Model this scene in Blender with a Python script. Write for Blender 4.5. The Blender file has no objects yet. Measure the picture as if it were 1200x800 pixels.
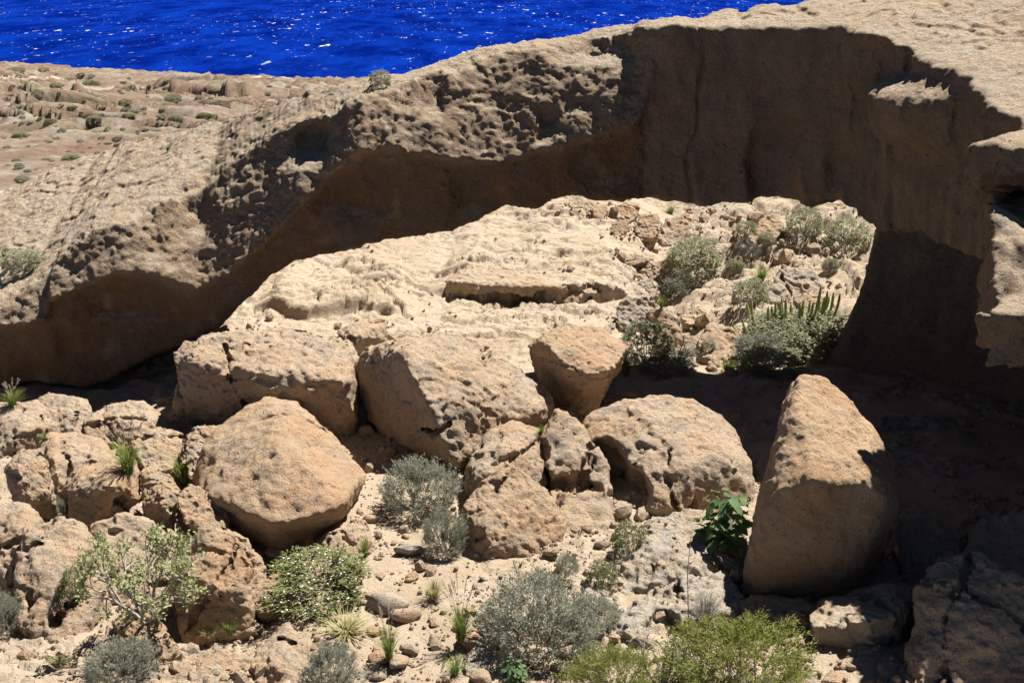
import bpy, bmesh, math, random, time
import numpy as np
import openvdb
from mathutils import Vector, Matrix

T0 = time.time()
random.seed(7)
rng = np.random.default_rng(7)
SC = bpy.context.scene
COL = SC.collection
R = math.radians
F32 = np.float32

# ------------------------------------------------------------------ camera, sky, sun, exposure
CAM_Z, PITCH, FPX = 9.1, R(17.6), 1450.0
cam_data = bpy.data.cameras.new('camera')
cam_data.sensor_width = 36.0
cam_data.lens = 36.0 * FPX / 1200.0
cam_data.clip_start, cam_data.clip_end = 0.1, 60000
cam = bpy.data.objects.new('camera', cam_data)
cam.location = (0, 0, CAM_Z)
cam.rotation_euler = (R(90) - PITCH, 0, 0)
COL.objects.link(cam)
SC.camera = cam

SUN_EL, SUN_AZ = R(61.5), R(48)                 # azimuth from +Y (away from the camera) towards +X
world = bpy.data.worlds.new('World')
SC.world = world
world.use_nodes = True
wn = world.node_tree
sky = wn.nodes.new('ShaderNodeTexSky')
sky.sky_type = 'NISHITA'
sky.sun_disc = False
sky.sun_elevation, sky.sun_rotation = SUN_EL, SUN_AZ
sky.air_density, sky.dust_density, sky.ozone_density, sky.altitude = 0.22, 0.05, 1.0, 500
wn.links.new(sky.outputs[0], wn.nodes['Background'].inputs[0])
wn.nodes['Background'].inputs[1].default_value = 0.05
sd = bpy.data.lights.new('sun', 'SUN')
sd.energy, sd.angle, sd.color = 5.0, R(0.53), (1.0, 0.95, 0.87)
sun = bpy.data.objects.new('sun', sd)
SUNV = Vector((math.cos(SUN_EL) * math.sin(SUN_AZ), math.cos(SUN_EL) * math.cos(SUN_AZ), math.sin(SUN_EL)))
sun.rotation_euler = SUNV.to_track_quat('Z', 'Y').to_euler()
sun.location = SUNV * 60
COL.objects.link(sun)
vs = SC.view_settings
vs.view_transform, vs.look, vs.gamma, vs.use_curve_mapping = 'Standard', 'None', 1.0, False
vs.exposure = 1.15
SC.cycles.max_bounces = 6
SC.cycles.diffuse_bounces = 2
SC.cycles.use_denoising = True

# ------------------------------------------------------------------ where a sight line meets a depth or the ground
SP, CP = math.sin(PITCH), math.cos(PITCH)

def at(px, py, Y):
    a, b = (px - 600) / FPX, (400 - py) / FPX
    t = Y / (CP + b * SP)
    return np.array((a * t, Y, CAM_Z + t * (-SP + b * CP)))

def to_px(x, y, z):
    w = y * CP - (z - CAM_Z) * SP
    v = y * SP + (z - CAM_Z) * CP
    return 600 + FPX * x / w, 400 - FPX * v / w

# ------------------------------------------------------------------ noise
PERM = rng.permutation(256).astype(np.int32)
PERM = np.concatenate([PERM, PERM])
GR = rng.normal(size=(256, 3)).astype(F32)
GR /= np.linalg.norm(GR, axis=1)[:, None]

def perlin(p, seed=0):
    p = np.asarray(p, F32) + F32(seed * 17.31)
    i = np.floor(p).astype(np.int32)
    f = p - i
    i &= 255
    u = f * f * f * (f * (f * 6 - 15) + 10)
    x0, y0, z0 = i[:, 0], i[:, 1], i[:, 2]
    x1, y1, z1 = (x0 + 1) & 255, (y0 + 1) & 255, (z0 + 1) & 255
    def g(xx, yy, zz, dx, dy, dz):
        h = GR[PERM[PERM[PERM[xx] + yy] + zz]]
        return h[:, 0] * (f[:, 0] - dx) + h[:, 1] * (f[:, 1] - dy) + h[:, 2] * (f[:, 2] - dz)
    def lx(yy, zz, dy, dz):
        a, b = g(x0, yy, zz, 0, dy, dz), g(x1, yy, zz, 1, dy, dz)
        return a + u[:, 0] * (b - a)
    a0, a1 = lx(y0, z0, 0, 0), lx(y1, z0, 1, 0)
    b0, b1 = lx(y0, z1, 0, 1), lx(y1, z1, 1, 1)
    a = a0 + u[:, 1] * (a1 - a0)
    b = b0 + u[:, 1] * (b1 - b0)
    return (a + u[:, 2] * (b - a)) * 1.5

def fbm(p, scale=1.0, octs=4, seed=0, gain=0.5, ridged=False):
    p = np.asarray(p, F32) * F32(scale)
    out = np.zeros(len(p), F32)
    amp = 1.0
    for o in range(octs):
        n = perlin(p, seed + o * 3.7)
        out += amp * ((1 - 2 * np.abs(n)) if ridged else n)
        amp *= gain
        p = p * F32(2.03)
    return out

def worley(p, scale=1.0, seed=0):
    p = np.asarray(p, F32) * F32(scale) + F32(seed * 11.7)
    i = np.floor(p).astype(np.int32)
    f = p - i
    best = np.full(len(p), 9.0, F32)
    for dx in (-1, 0, 1):
        for dy in (-1, 0, 1):
            for dz in (-1, 0, 1):
                h = PERM[PERM[PERM[(i[:, 0] + dx) & 255] + ((i[:, 1] + dy) & 255)] + ((i[:, 2] + dz) & 255)]
                o = GR[h] * 0.45 + 0.5
                d = (o[:, 0] + dx - f[:, 0]) ** 2 + (o[:, 1] + dy - f[:, 1]) ** 2 + (o[:, 2] + dz - f[:, 2]) ** 2
                best = np.minimum(best, d)
    return np.sqrt(best)

def plates(x, y, seed=0):
    """broken plates in plan: distance to the joint and a random height per plate"""
    i, j = np.floor(x).astype(np.int32), np.floor(y).astype(np.int32)
    f1 = np.full(len(x), 9.0, F32)
    f2 = f1.copy()
    hid = np.zeros(len(x), F32)
    for dx in (-1, 0, 1):
        for dy in (-1, 0, 1):
            h = PERM[PERM[PERM[(i + dx + seed) & 255] + ((j + dy) & 255)] + 7]
            d = np.hypot(i + dx + GR[h, 0] * .45 + .5 - x, j + dy + GR[h, 1] * .45 + .5 - y).astype(F32)
            c = d < f1
            f2 = np.where(c, f1, np.minimum(f2, d))
            hid = np.where(c, GR[h, 2], hid)
            f1 = np.where(c, d, f1)
    return f2 - f1, hid

def sstep(a, b, x):
    t = np.clip((x - a) / (b - a), 0, 1)
    return t * t * (3 - 2 * t)

def stair(q, edge=0.1):
    fr = q - np.floor(q)
    return np.floor(q) + sstep(0, edge, fr) - q

# ------------------------------------------------------------------ meshes and objects
def mesh_np(name, V, Q, mat=None, smooth=True):
    V = np.ascontiguousarray(V, F32)
    Q = np.ascontiguousarray(Q, np.int32)
    k = Q.shape[1]
    me = bpy.data.meshes.new(name)
    me.vertices.add(len(V))
    me.vertices.foreach_set('co', V.ravel())
    me.loops.add(Q.size)
    me.loops.foreach_set('vertex_index', Q.ravel())
    me.polygons.add(len(Q))
    me.polygons.foreach_set('loop_start', np.arange(0, Q.size, k, dtype=np.int32))
    me.polygons.foreach_set('loop_total', np.full(len(Q), k, np.int32))
    me.update(calc_edges=True)
    me.polygons.foreach_set('use_smooth', np.full(len(Q), smooth, bool))
    if mat:
        me.materials.append(mat)
    return me

def link(name, me, parent=None):
    o = bpy.data.objects.new(name, me)
    COL.objects.link(o)
    if parent:
        o.parent = parent
    return o

def tag(o, label=None, cat=None, group=None, kind=None):
    for k, v in (('label', label), ('category', cat), ('group', group), ('kind', kind)):
        if v:
            o[k] = v
    return o

def empty(name, loc, label, cat, group=None, rz=0, sc=(1, 1, 1)):
    o = bpy.data.objects.new(name, None)
    o.empty_display_size = 0.2
    COL.objects.link(o)
    o.location, o.rotation_euler, o.scale = loc, (0, 0, rz), sc
    return tag(o, label, cat, group)

def vnormals(V, Q):
    a, b, c, d = (V[Q[:, k]] for k in range(4))
    n = np.cross(c - a, d - b)
    out = np.zeros_like(V)
    for k in range(4):
        np.add.at(out, Q[:, k], n)
    return out / (np.linalg.norm(out, axis=1)[:, None] + 1e-9)

def sdf_mesh(f, origin, vox):
    g = openvdb.FloatGrid()
    g.background = 1.0
    g.copyFromArray(np.ascontiguousarray(f, F32))
    V, Q = g.convertToQuads(0.0)[:2]
    return V.astype(F32) * F32(vox) + np.asarray(origin, F32), Q.astype(np.int32)

# ------------------------------------------------------------------ materials
def nodes_of(name):
    m = bpy.data.materials.new(name)
    m.use_nodes = True
    nt = m.node_tree
    b = nt.nodes['Principled BSDF']
    b.inputs['Roughness'].default_value = 0.95
    b.inputs['Specular IOR Level'].default_value = 0.15
    return m, nt, b

def N(nt, kind, **kw):
    n = nt.nodes.new(kind)
    for k, v in kw.items():
        if k.startswith('i_'):
            n.inputs[k[2:].replace('_', ' ')].default_value = v
        else:
            setattr(n, k, v)
    return n

def mix(nt, fac, a, b, mode='MIX'):
    n = nt.nodes.new('ShaderNodeMix')
    n.data_type, n.blend_type = 'RGBA', mode
    for sock, val in ((n.inputs[0], fac), (n.inputs[6], a), (n.inputs[7], b)):
        if isinstance(val, bpy.types.NodeSocket):
            nt.links.new(val, sock)
        elif isinstance(val, (int, float)):
            sock.default_value = val
        else:
            sock.default_value = (*val, 1)
    return n.outputs[2]

def ramp(nt, src, lo, hi):
    n = nt.nodes.new('ShaderNodeMapRange')
    n.interpolation_type = 'SMOOTHSTEP'
    nt.links.new(src, n.inputs[0])
    n.inputs[1].default_value, n.inputs[2].default_value = lo, hi
    return n.outputs[0]

def noise(nt, vec, scale, detail=6, rough=0.6, dist=0.0):
    n = N(nt, 'ShaderNodeTexNoise')
    n.inputs['Scale'].default_value = scale
    n.inputs['Detail'].default_value = detail
    n.inputs['Roughness'].default_value = rough
    n.inputs['Distortion'].default_value = dist
    nt.links.new(vec, n.inputs['Vector'])
    return n.outputs['Fac']

def mul(nt, a, b, op='MULTIPLY'):
    n = N(nt, 'ShaderNodeMath', operation=op)
    for s, v in ((n.inputs[0], a), (n.inputs[1], b)):
        if isinstance(v, bpy.types.NodeSocket):
            nt.links.new(v, s)
        else:
            s.default_value = v
    return n.outputs[0]

def rock_mat(name, tan, rust, grey, speck=0.5, greyamt=0.5, bump=1.0, lichen=None, mesh_scale=1.0, skins=None):
    m, nt, b = nodes_of(name)
    pos = N(nt, 'ShaderNodeNewGeometry').outputs['Position']
    k = mesh_scale
    c = mix(nt, ramp(nt, noise(nt, pos, 0.8 * k, 6, 0.62, 0.4), 0.36, 0.66), tan, rust)
    c = mix(nt, mul(nt, ramp(nt, noise(nt, pos, 2.3 * k, 8, 0.68, 0.6), 0.46, 0.62), greyamt), c, grey)
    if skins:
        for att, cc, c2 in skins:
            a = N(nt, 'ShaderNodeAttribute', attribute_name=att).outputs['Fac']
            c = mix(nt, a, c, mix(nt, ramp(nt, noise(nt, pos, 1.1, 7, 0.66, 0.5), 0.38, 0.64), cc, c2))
        mp = N(nt, 'ShaderNodeMapping')                   # water stains and varnish running down the face
        mp.inputs['Scale'].default_value = (1.3, 1.3, 0.28)
        mp.inputs['Rotation'].default_value = (0, 0.35, 0)
        nt.links.new(pos, mp.inputs['Vector'])
        a = N(nt, 'ShaderNodeAttribute', attribute_name='face').outputs['Fac']
        stn = mul(nt, ramp(nt, noise(nt, mp.outputs[0], 1.5, 7, 0.68, 0.3), 0.50, 0.66), a)
        c = mix(nt, mul(nt, stn, 0.55), c, (0.19, 0.155, 0.125))
        stn = mul(nt, ramp(nt, noise(nt, mp.outputs[0], 2.2, 6, 0.7, 0.6), 0.56, 0.70), a)
        c = mix(nt, mul(nt, stn, 0.5), c, (0.36, 0.20, 0.10))
    # fine grain of the tuff: pale and dark grains
    grain = noise(nt, pos, 42 * k, 3, 0.7)
    c = mix(nt, mul(nt, ramp(nt, grain, 0.52, 0.75), 0.35), c, tuple(min(1, v * 1.45) for v in tan))
    c = mix(nt, mul(nt, ramp(nt, grain, 0.44, 0.28), 0.5), c, tuple(v * 0.5 for v in grey))
    # dark pores and lichen spots
    pn = noise(nt, pos, 13 * k, 2.5, 0.62, 0.8)
    patch = ramp(nt, noise(nt, pos, 1.4 * k, 4, 0.6), 0.44, 0.58)
    fl2 = noise(nt, pos, 30 * k, 2, 0.6, 0.5)
    c = mix(nt, mul(nt, ramp(nt, fl2, 0.385, 0.31), 0.85), c, tuple(v * 0.22 for v in grey))
    pores = mul(nt, ramp(nt, pn, 0.345, 0.285), mul(nt, patch, 0.3, 'ADD'))
    c = mix(nt, mul(nt, pores, speck), c, tuple(v * 0.28 for v in grey))
    if lichen:
        lz = ramp(nt, noise(nt, pos, 3.1, 5, 0.7, 0.3), 0.66, 0.72)
        c = mix(nt, mul(nt, lz, 0.7), c, lichen)
    nt.links.new(c, b.inputs['Base Color'])
    h1 = noise(nt, pos, 5.5 * k, 9, 0.72, 0.2)
    h2 = noise(nt, pos, 26 * k, 5, 0.75)
    h = mul(nt, mul(nt, h1, 0.12 / k), mul(nt, h2, 0.022 / k), 'ADD')
    h = mul(nt, h, mul(nt, noise(nt, pos, 13 * k, 5, 0.75), 0.022 / k), 'ADD')
    h = mul(nt, h, mul(nt, pores, 0.02 / k), 'SUBTRACT')
    bp = N(nt, 'ShaderNodeBump')
    bp.inputs['Strength'].default_value = bump
    bp.inputs['Distance'].default_value = 1.0
    nt.links.new(h, bp.inputs['Height'])
    nt.links.new(bp.outputs[0], b.inputs['Normal'])
    return m

M = {}
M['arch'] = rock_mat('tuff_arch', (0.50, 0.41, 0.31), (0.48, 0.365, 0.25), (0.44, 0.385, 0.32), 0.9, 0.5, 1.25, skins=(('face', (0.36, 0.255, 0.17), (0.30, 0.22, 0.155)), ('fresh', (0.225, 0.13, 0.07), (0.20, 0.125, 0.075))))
M['tan'] = rock_mat('tuff_tan', (0.475, 0.368, 0.268), (0.44, 0.308, 0.20), (0.34, 0.285, 0.23), 0.85, 0.75, 1.0)
M['orange'] = rock_mat('tuff_orange', (0.46, 0.335, 0.225), (0.43, 0.275, 0.165), (0.34, 0.275, 0.21), 0.85, 0.6, 1.0)
M['rust'] = rock_mat('tuff_rust', (0.44, 0.31, 0.20), (0.38, 0.235, 0.13), (0.39, 0.32, 0.24), 0.7, 0.4, 0.9)
M['grey'] = rock_mat('tuff_grey', (0.43, 0.375, 0.305), (0.44, 0.345, 0.245), (0.38, 0.35, 0.31), 0.8, 0.8)
M['lichen'] = rock_mat('tuff_lichen', (0.46, 0.37, 0.275), (0.44, 0.33, 0.22), (0.42, 0.365, 0.30), 0.6, 0.5, lichen=(0.45, 0.13, 0.035))

def ground_mat():
    m, nt, b = nodes_of('dry_ground')
    pos = N(nt, 'ShaderNodeNewGeometry').outputs['Position']
    att = N(nt, 'ShaderNodeAttribute', attribute_name='rock').outputs['Fac']
    trk = N(nt, 'ShaderNodeAttribute', attribute_name='track').outputs['Fac']
    far = N(nt, 'ShaderNodeAttribute', attribute_name='far').outputs['Fac']
    sand = mix(nt, ramp(nt, noise(nt, pos, 1.2, 7, 0.65), 0.35, 0.65), (0.44, 0.355, 0.265), (0.38, 0.295, 0.21))
    sand = mix(nt, mul(nt, ramp(nt, noise(nt, pos, 30, 4, 0.7), 0.52, 0.66), 0.55), sand, (0.25, 0.2, 0.145))
    sand = mix(nt, mul(nt, ramp(nt, noise(nt, pos, 55, 2, 0.7), 0.60, 0.7), 0.6), sand, (0.58, 0.52, 0.43))
    slab = mix(nt, ramp(nt, noise(nt, pos, 0.55, 7, 0.65, 0.5), 0.36, 0.66), (0.455, 0.375, 0.285), (0.42, 0.33, 0.235))
    slab = mix(nt, mul(nt, ramp(nt, noise(nt, pos, 1.9, 8, 0.7, 0.5), 0.48, 0.64), 0.5), slab, (0.35, 0.305, 0.25))
    slab = mix(nt, mul(nt, ramp(nt, noise(nt, pos, 14, 4, 0.7), 0.44, 0.31), 0.75), slab, (0.17, 0.14, 0.105))
    c = mix(nt, att, sand, slab)
    # far coastal land: stony, reddish and grey with thin dry growth
    fl = mix(nt, ramp(nt, noise(nt, pos, 0.045, 8, 0.7, 0.6), 0.38, 0.64), (0.20, 0.145, 0.107), (0.155, 0.092, 0.068))
    fl = mix(nt, ramp(nt, noise(nt, pos, 0.12, 9, 0.8), 0.47, 0.60), fl, (0.26, 0.225, 0.18))
    fl = mix(nt, mul(nt, ramp(nt, noise(nt, pos, 0.3, 8, 0.8), 0.50, 0.62), 0.65), fl, (0.15, 0.14, 0.075))
    fl = mix(nt, mul(nt, ramp(nt, noise(nt, pos, 0.55, 7, 0.85), 0.50, 0.36), 0.8), fl, (0.075, 0.06, 0.048))
    c = mix(nt, far, c, fl)
    c = mix(nt, trk, c, (0.36, 0.30, 0.235))
    nt.links.new(c, b.inputs['Base Color'])
    peb = N(nt, 'ShaderNodeTexVoronoi', feature='F1')
    peb.inputs['Scale'].default_value = 16
    nt.links.new(pos, peb.inputs['Vector'])
    ph = mul(nt, mul(nt, ramp(nt, peb.outputs['Distance'], 0.34, 0.05), 0.03), ramp(nt, noise(nt, pos, 2.5, 4, 0.6), 0.42, 0.6))
    h = mul(nt, mul(nt, noise(nt, pos, 5, 9, 0.72), 0.09), mul(nt, noise(nt, pos, 28, 5, 0.78), 0.035), 'ADD')
    h = mul(nt, h, ph, 'ADD')
    bp = N(nt, 'ShaderNodeBump')
    bp.inputs['Strength'].default_value = 0.9
    bp.inputs['Distance'].default_value = 1.0
    nt.links.new(h, bp.inputs['Height'])
    nt.links.new(bp.outputs[0], b.inputs['Normal'])
    return m

def sea_mat():
    m, nt, b = nodes_of('sea_water')
    pos = N(nt, 'ShaderNodeNewGeometry').outputs['Position']
    mp = N(nt, 'ShaderNodeMapping')
    mp.inputs['Scale'].default_value = (1.0, 0.30, 1)
    nt.links.new(pos, mp.inputs['Vector'])
    v = mp.outputs[0]
    c = mix(nt, ramp(nt, noise(nt, v, 0.05, 9, 0.7), 0.35, 0.65), (0.0006, 0.006, 0.105), (0.0018, 0.023, 0.24))
    gust = ramp(nt, noise(nt, v, 0.012, 3, 0.5), 0.35, 0.6)
    cap = ramp(nt, noise(nt, v, 0.17, 5, 0.62, 0.3), 0.645, 0.685)
    cap2 = ramp(nt, noise(nt, v, 0.5, 4, 0.6, 0.2), 0.672, 0.705)
    foam = mul(nt, mul(nt, cap, cap2, 'MAXIMUM'), gust)
    c = mix(nt, foam, c, (0.55, 0.6, 0.7))
    nt.links.new(c, b.inputs['Base Color'])
    b.inputs['Specular IOR Level'].default_value = 0.0
    b.inputs['Roughness'].default_value = 0.7
    bp = N(nt, 'ShaderNodeBump')
    bp.inputs['Strength'].default_value = 0.6
    bp.inputs['Distance'].default_value = 1.0
    nt.links.new(mul(nt, noise(nt, v, 0.22, 8, 0.7), 3.0), bp.inputs['Height'])
    nt.links.new(bp.outputs[0], b.inputs['Normal'])
    return m

def leaf_mat(name, c1, c2, trans=0.25, dry=None):
    m, nt, b = nodes_of(name)
    pos = N(nt, 'ShaderNodeNewGeometry')
    rnd = pos.outputs['Random Per Island']
    c = mix(nt, rnd, c1, c2)
    if dry:
        c = mix(nt, ramp(nt, noise(nt, pos.outputs['Position'], 4.0, 3, 0.6), 0.56, 0.66), c, dry)
    nt.links.new(c, b.inputs['Base Color'])
    b.inputs['Roughness'].default_value = 0.7
    b.inputs['Specular IOR Level'].default_value = 0.2
    tr = N(nt, 'ShaderNodeBsdfTranslucent')
    nt.links.new(c, tr.inputs[0])
    ms = N(nt, 'ShaderNodeMixShader')
    ms.inputs[0].default_value = trans
    nt.links.new(b.outputs[0], ms.inputs[1])
    nt.links.new(tr.outputs[0], ms.inputs[2])
    nt.links.new(ms.outputs[0], nt.nodes['Material Output'].inputs[0])
    return m

def plain_mat(name, c1, c2, scale=20, rough=0.9):
    m, nt, b = nodes_of(name)
    pos = N(nt, 'ShaderNodeNewGeometry').outputs['Position']
    nt.links.new(mix(nt, ramp(nt, noise(nt, pos, scale, 4, 0.6), 0.35, 0.65), c1, c2), b.inputs['Base Color'])
    b.inputs['Roughness'].default_value = rough
    return m

M['ground'] = ground_mat()
M['sea'] = sea_mat()
M['silver'] = leaf_mat('silver_leaves', (0.25, 0.26, 0.20), (0.40, 0.405, 0.325), 0.3)
M['olive'] = leaf_mat('olive_leaves', (0.24, 0.25, 0.155), (0.38, 0.38, 0.25), 0.4)
M['greygreen'] = leaf_mat('grey_green_leaves', (0.27, 0.285, 0.17), (0.42, 0.42, 0.28), 0.35)
M['green'] = leaf_mat('green_leaves', (0.115, 0.135, 0.045), (0.21, 0.22, 0.09), 0.3)
M['lime'] = leaf_mat('lime_leaves', (0.16, 0.19, 0.04), (0.29, 0.31, 0.09), 0.35, dry=(0.30, 0.26, 0.11))
M['pale'] = leaf_mat('pale_green_leaves', (0.25, 0.28, 0.12), (0.36, 0.37, 0.20), 0.3)
M['broad'] = leaf_mat('broad_leaves', (0.08, 0.16, 0.06), (0.15, 0.235, 0.11), 0.4, dry=(0.2, 0.19, 0.08))
M['grass'] = leaf_mat('grass_blades', (0.13, 0.20, 0.04), (0.25, 0.28, 0.08), 0.35)
M['drygrass'] = leaf_mat('dry_grass_blades', (0.30, 0.29, 0.13), (0.40, 0.36, 0.19), 0.3)
M['plume'] = leaf_mat('grass_plumes', (0.45, 0.36, 0.33), (0.6, 0.52, 0.46), 0.3)
M['petal'] = leaf_mat('white_petals', (0.75, 0.74, 0.68), (0.85, 0.84, 0.8), 0.2)
M['yellow'] = leaf_mat('yellow_flowers', (0.45, 0.28, 0.04), (0.5, 0.36, 0.08), 0.2)
M['bark'] = plain_mat('grey_bark', (0.26, 0.23, 0.19), (0.38, 0.35, 0.30), 30)
M['dead'] = plain_mat('dead_wood', (0.16, 0.14, 0.12), (0.36, 0.34, 0.31), 25)
M['cactus'] = plain_mat('spurge_skin', (0.30, 0.335, 0.11), (0.42, 0.44, 0.19), 6, 0.6)

# ------------------------------------------------------------------ terrain
YB = np.array([0, 24, 28, 31.5, 38, 41, 48, 65, 110, 170, 260, 330, 460])
ZB = np.array([0, 0, .05, .2, 1.45, 1.3, -.4, -1.9, -6.6, -11.8, -17.5, -20.8, -26])

def terrain(x, y, detail=True):
    """height and rockiness of the ground at arrays x, y"""
    x, y = np.asarray(x, F32), np.asarray(y, F32)
    p = np.stack([x, y, np.zeros_like(x)], 1)
    z = np.interp(y, YB, ZB).astype(F32)
    near = 1 - sstep(40, 60, y)
    wob = fbm(p, 0.35, 3, 5)
    jag = fbm(p * np.array([1, 0.15, 1], F32), 1.3, 4, 6, 0.6)
    # the smooth bedrock slab behind the arch, with a ledge across it
    slab = sstep(-14, -10, x) * (1 - sstep(3.2, 4.4, x + 0.5 * wob)) * sstep(26.5, 28.5, y + wob) * near
    ledge_y = 31.7 + 0.4 * wob + 0.33 * jag
    span = sstep(-1.9, -1.2, x) * (1 - sstep(2.6, 3.3, x))
    lip = sstep(-0.05, 0.06, y - ledge_y)
    z += slab * span * (0.30 * lip - 0.25 * sstep(0, 5.5, y - ledge_y))
    z -= slab * span * 0.16 * sstep(-0.9, -0.1, y - ledge_y) * (1 - lip)
    ly2 = 30.3 + 0.8 * perlin(p * F32(0.5), 8)
    sp2 = sstep(-6.8, -6.0, x) * (1 - sstep(-3.2, -2.4, x))
    z += slab * sp2 * (0.35 * sstep(-0.1, 0.1, y - ly2) - 0.35 * sstep(0.4, 4, y - ly2))
    # the gully and the stony slope to the right of it
    z -= near * 0.55 * np.exp(-((x - 3.9 - 0.12 * (y - 30)) / 0.8) ** 2) * sstep(27.5, 30, y)
    hill = sstep(4.2, 6, x) * sstep(27, 30, y) * near
    z += hill * (0.5 * sstep(6, 12, x) + 0.35 * fbm(p, 0.5, 3, 12))
    # dry channel in the foreground is the sandy path, its margins are rough
    path = np.exp(-((x + 1.6 + 0.22 * (y - 17)) / 0.9) ** 2) * (1 - sstep(21, 24, y))
    z += (1 - path) * near * (1 - slab) * 0.10 * fbm(p, 0.6, 2, 3) * sstep(9, 12, y)
    rock = np.clip(slab + hill * sstep(-0.1, 0.2, fbm(p, 0.7, 3, 30)), 0, 1)
    rock = np.clip(rock + near * (1 - path) * (1 - slab) * 0.8 * sstep(0.0, 0.25, fbm(p, 0.8, 3, 31)), 0, 1)
    z -= 0.45 * sstep(-2.6, -4.2, x) * sstep(14.2, 15.6, y) * (1 - sstep(20.5, 23, y))
    # left flank rises to carry the foot of the arch
    z -= 0.40 * sstep(-6.5, -8.5, x) * sstep(22, 24, y) * (1 - sstep(27, 30, y))
    for ys, xa, xb, hh in ((163, -66, -30, 1.5), (118, -50, -39, 1.2), (290, -140, -112, 1.1), (96, -44, -36, 0.7), (205, -62, -44, 0.9)):
        if y.max() > 60:
            e = y - (ys + 0.06 * ys * fbm(p, 9.0 / ys, 4, ys, 0.6))
            z += hh * sstep(xa, xa + 6, x) * (1 - sstep(xb - 6, xb, x)) * sstep(-0.3, 0.9, e) * (1 - sstep(0, 45, e))
    if detail:
        rough = (0.35 + 0.65 * rock - 0.35 * slab) * near
        z += rough * (0.055 * fbm(p, 1.1, 5, 40, 0.58) - 0.010 * fbm(p, 2.3, 4, 41, 0.6, True))
        stp = fbm(p * np.array([0.8, 1.5, 1], F32), 0.6, 5, 42, 0.52)
        q = stp * 2.6
        fr = q - np.floor(q)
        z += rock * near * (0.15 - 0.09 * slab) * (np.floor(q) + sstep(0.0, 0.09, fr) - q * 0.85)
        bed = 0.62 * y + 0.10 * x + 0.9 * fbm(p * np.array([0.7, 1.1, 1], F32), 0.45, 6, 46, 0.58)
        z += np.clip(slab * 0.9 + hill, 0, 1) * near * (0.17 + 0.05 * hill) * stair(1.1 * bed, 0.06) * sstep(-0.12, 0.1, fbm(p, 0.28, 3, 47))
        wx, wy = 0.35 * fbm(p, 0.9, 3, 55), 0.35 * fbm(p, 0.9, 3, 56)
        for sx, sy, am, sd_ in ((0.42, 0.62, 0.10, 3), (1.1, 1.7, 0.045, 9)):
            e, hid = plates(x * sx + wx + 0.25 * y * sx, y * sy + wy, sd_)
            sl = (0.9 * slab + 0.7 * hill) * near * sstep(-0.25, 0.1, fbm(p, 0.35, 2, sd_))
            z += sl * am * (hid - 2.4 * np.exp(-(e / 0.032) ** 2))
        n = perlin(p * np.array([0.55, 1.3, 1], F32) + 0.25 * perlin(p * F32(2.5), 3)[:, None], 50)
        z -= slab * 0.20 * np.exp(-(np.abs(n) / 0.026) ** 1.2) * sstep(-0.3, 0.05, perlin(p * F32(0.4), 51))
        farw = sstep(42, 60, y)
        s = (y / 60.0) ** 0.7
        z += farw * s * (0.22 * fbm(p, 0.05, 4, 60) + 0.16 * fbm(p, 0.30, 5, 61, 0.62))
        c = fbm(p * np.array([0.35, 1, 1], F32), 0.035, 4, 62) * 5
        fr = c - np.floor(c)
        z += farw * 2.8 * sstep(70, 110, y) * (1 - sstep(230, 300, y)) * (np.floor(c) + sstep(0, 0.10, fr) - c) * sstep(-0.05, 0.15, fbm(p, 0.018, 2, 63))
    terrain.over = slab * span * 0.12 * sstep(0.02, 0.06, y - ledge_y) * (1 - sstep(0.1, 1.1, y - ledge_y)) * (1 + 0.5 * jag)
    return z, rock

def gz(x, y):
    return float(terrain(np.array([x]), np.array([y]))[0][0])

def hit(px, py, y0=9.0, y1=420.0):
    ys = np.concatenate([np.arange(y0, 46, 0.05), np.geomspace(46, y1, 500)])
    a, b = (px - 600) / FPX, (400 - py) / FPX
    t = ys / (CP + b * SP)
    x, z = a * t, CAM_Z + t * (-SP + b * CP)
    g, _ = terrain(x, ys)
    k = np.argmax(z < g)
    return float(x[k]), float(ys[k]), float(g[k])

def sheet(name, ys, us, mat):
    Yg, U = np.meshgrid(ys, us, indexing='ij')
    X = (U * Yg)
    z, rock = terrain(X.ravel(), Yg.ravel())
    V = np.stack([X.ravel(), Yg.ravel() - terrain.over, z], 1)
    n, m = len(ys), len(us)
    i = np.arange(n * m).reshape(n, m)
    Q = np.stack([i[:-1, :-1], i[:-1, 1:], i[1:, 1:], i[1:, :-1]], -1).reshape(-1, 4)
    me = mesh_np(name, V, Q, mat)
    px, py = to_px(V[:, 0], V[:, 1], V[:, 2])
    p = V.copy()
    p[:, 2] = 0
    far = sstep(42, 55, V[:, 1])
    w = fbm(p, 0.02, 3, 70)
    d1 = np.abs(V[:, 1] - (238 + 0.20 * (V[:, 0] + 60) + 8 * w)) / 4.5
    d2 = np.abs(V[:, 1] - (196 + 0.5 * (V[:, 0] + 50) + 8 * w)) / 3.0
    track = far * np.maximum(np.exp(-d1 ** 2), 0.8 * np.exp(-d2 ** 2)) * (V[:, 1] > 90)
    for k, a in (('rock', rock), ('track', track), ('far', far)):
        at_ = me.attributes.new(k, 'FLOAT', 'POINT')
        at_.data.foreach_set('value', np.ascontiguousarray(a, F32))
    return tag(link(name, me), kind='structure')

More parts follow.
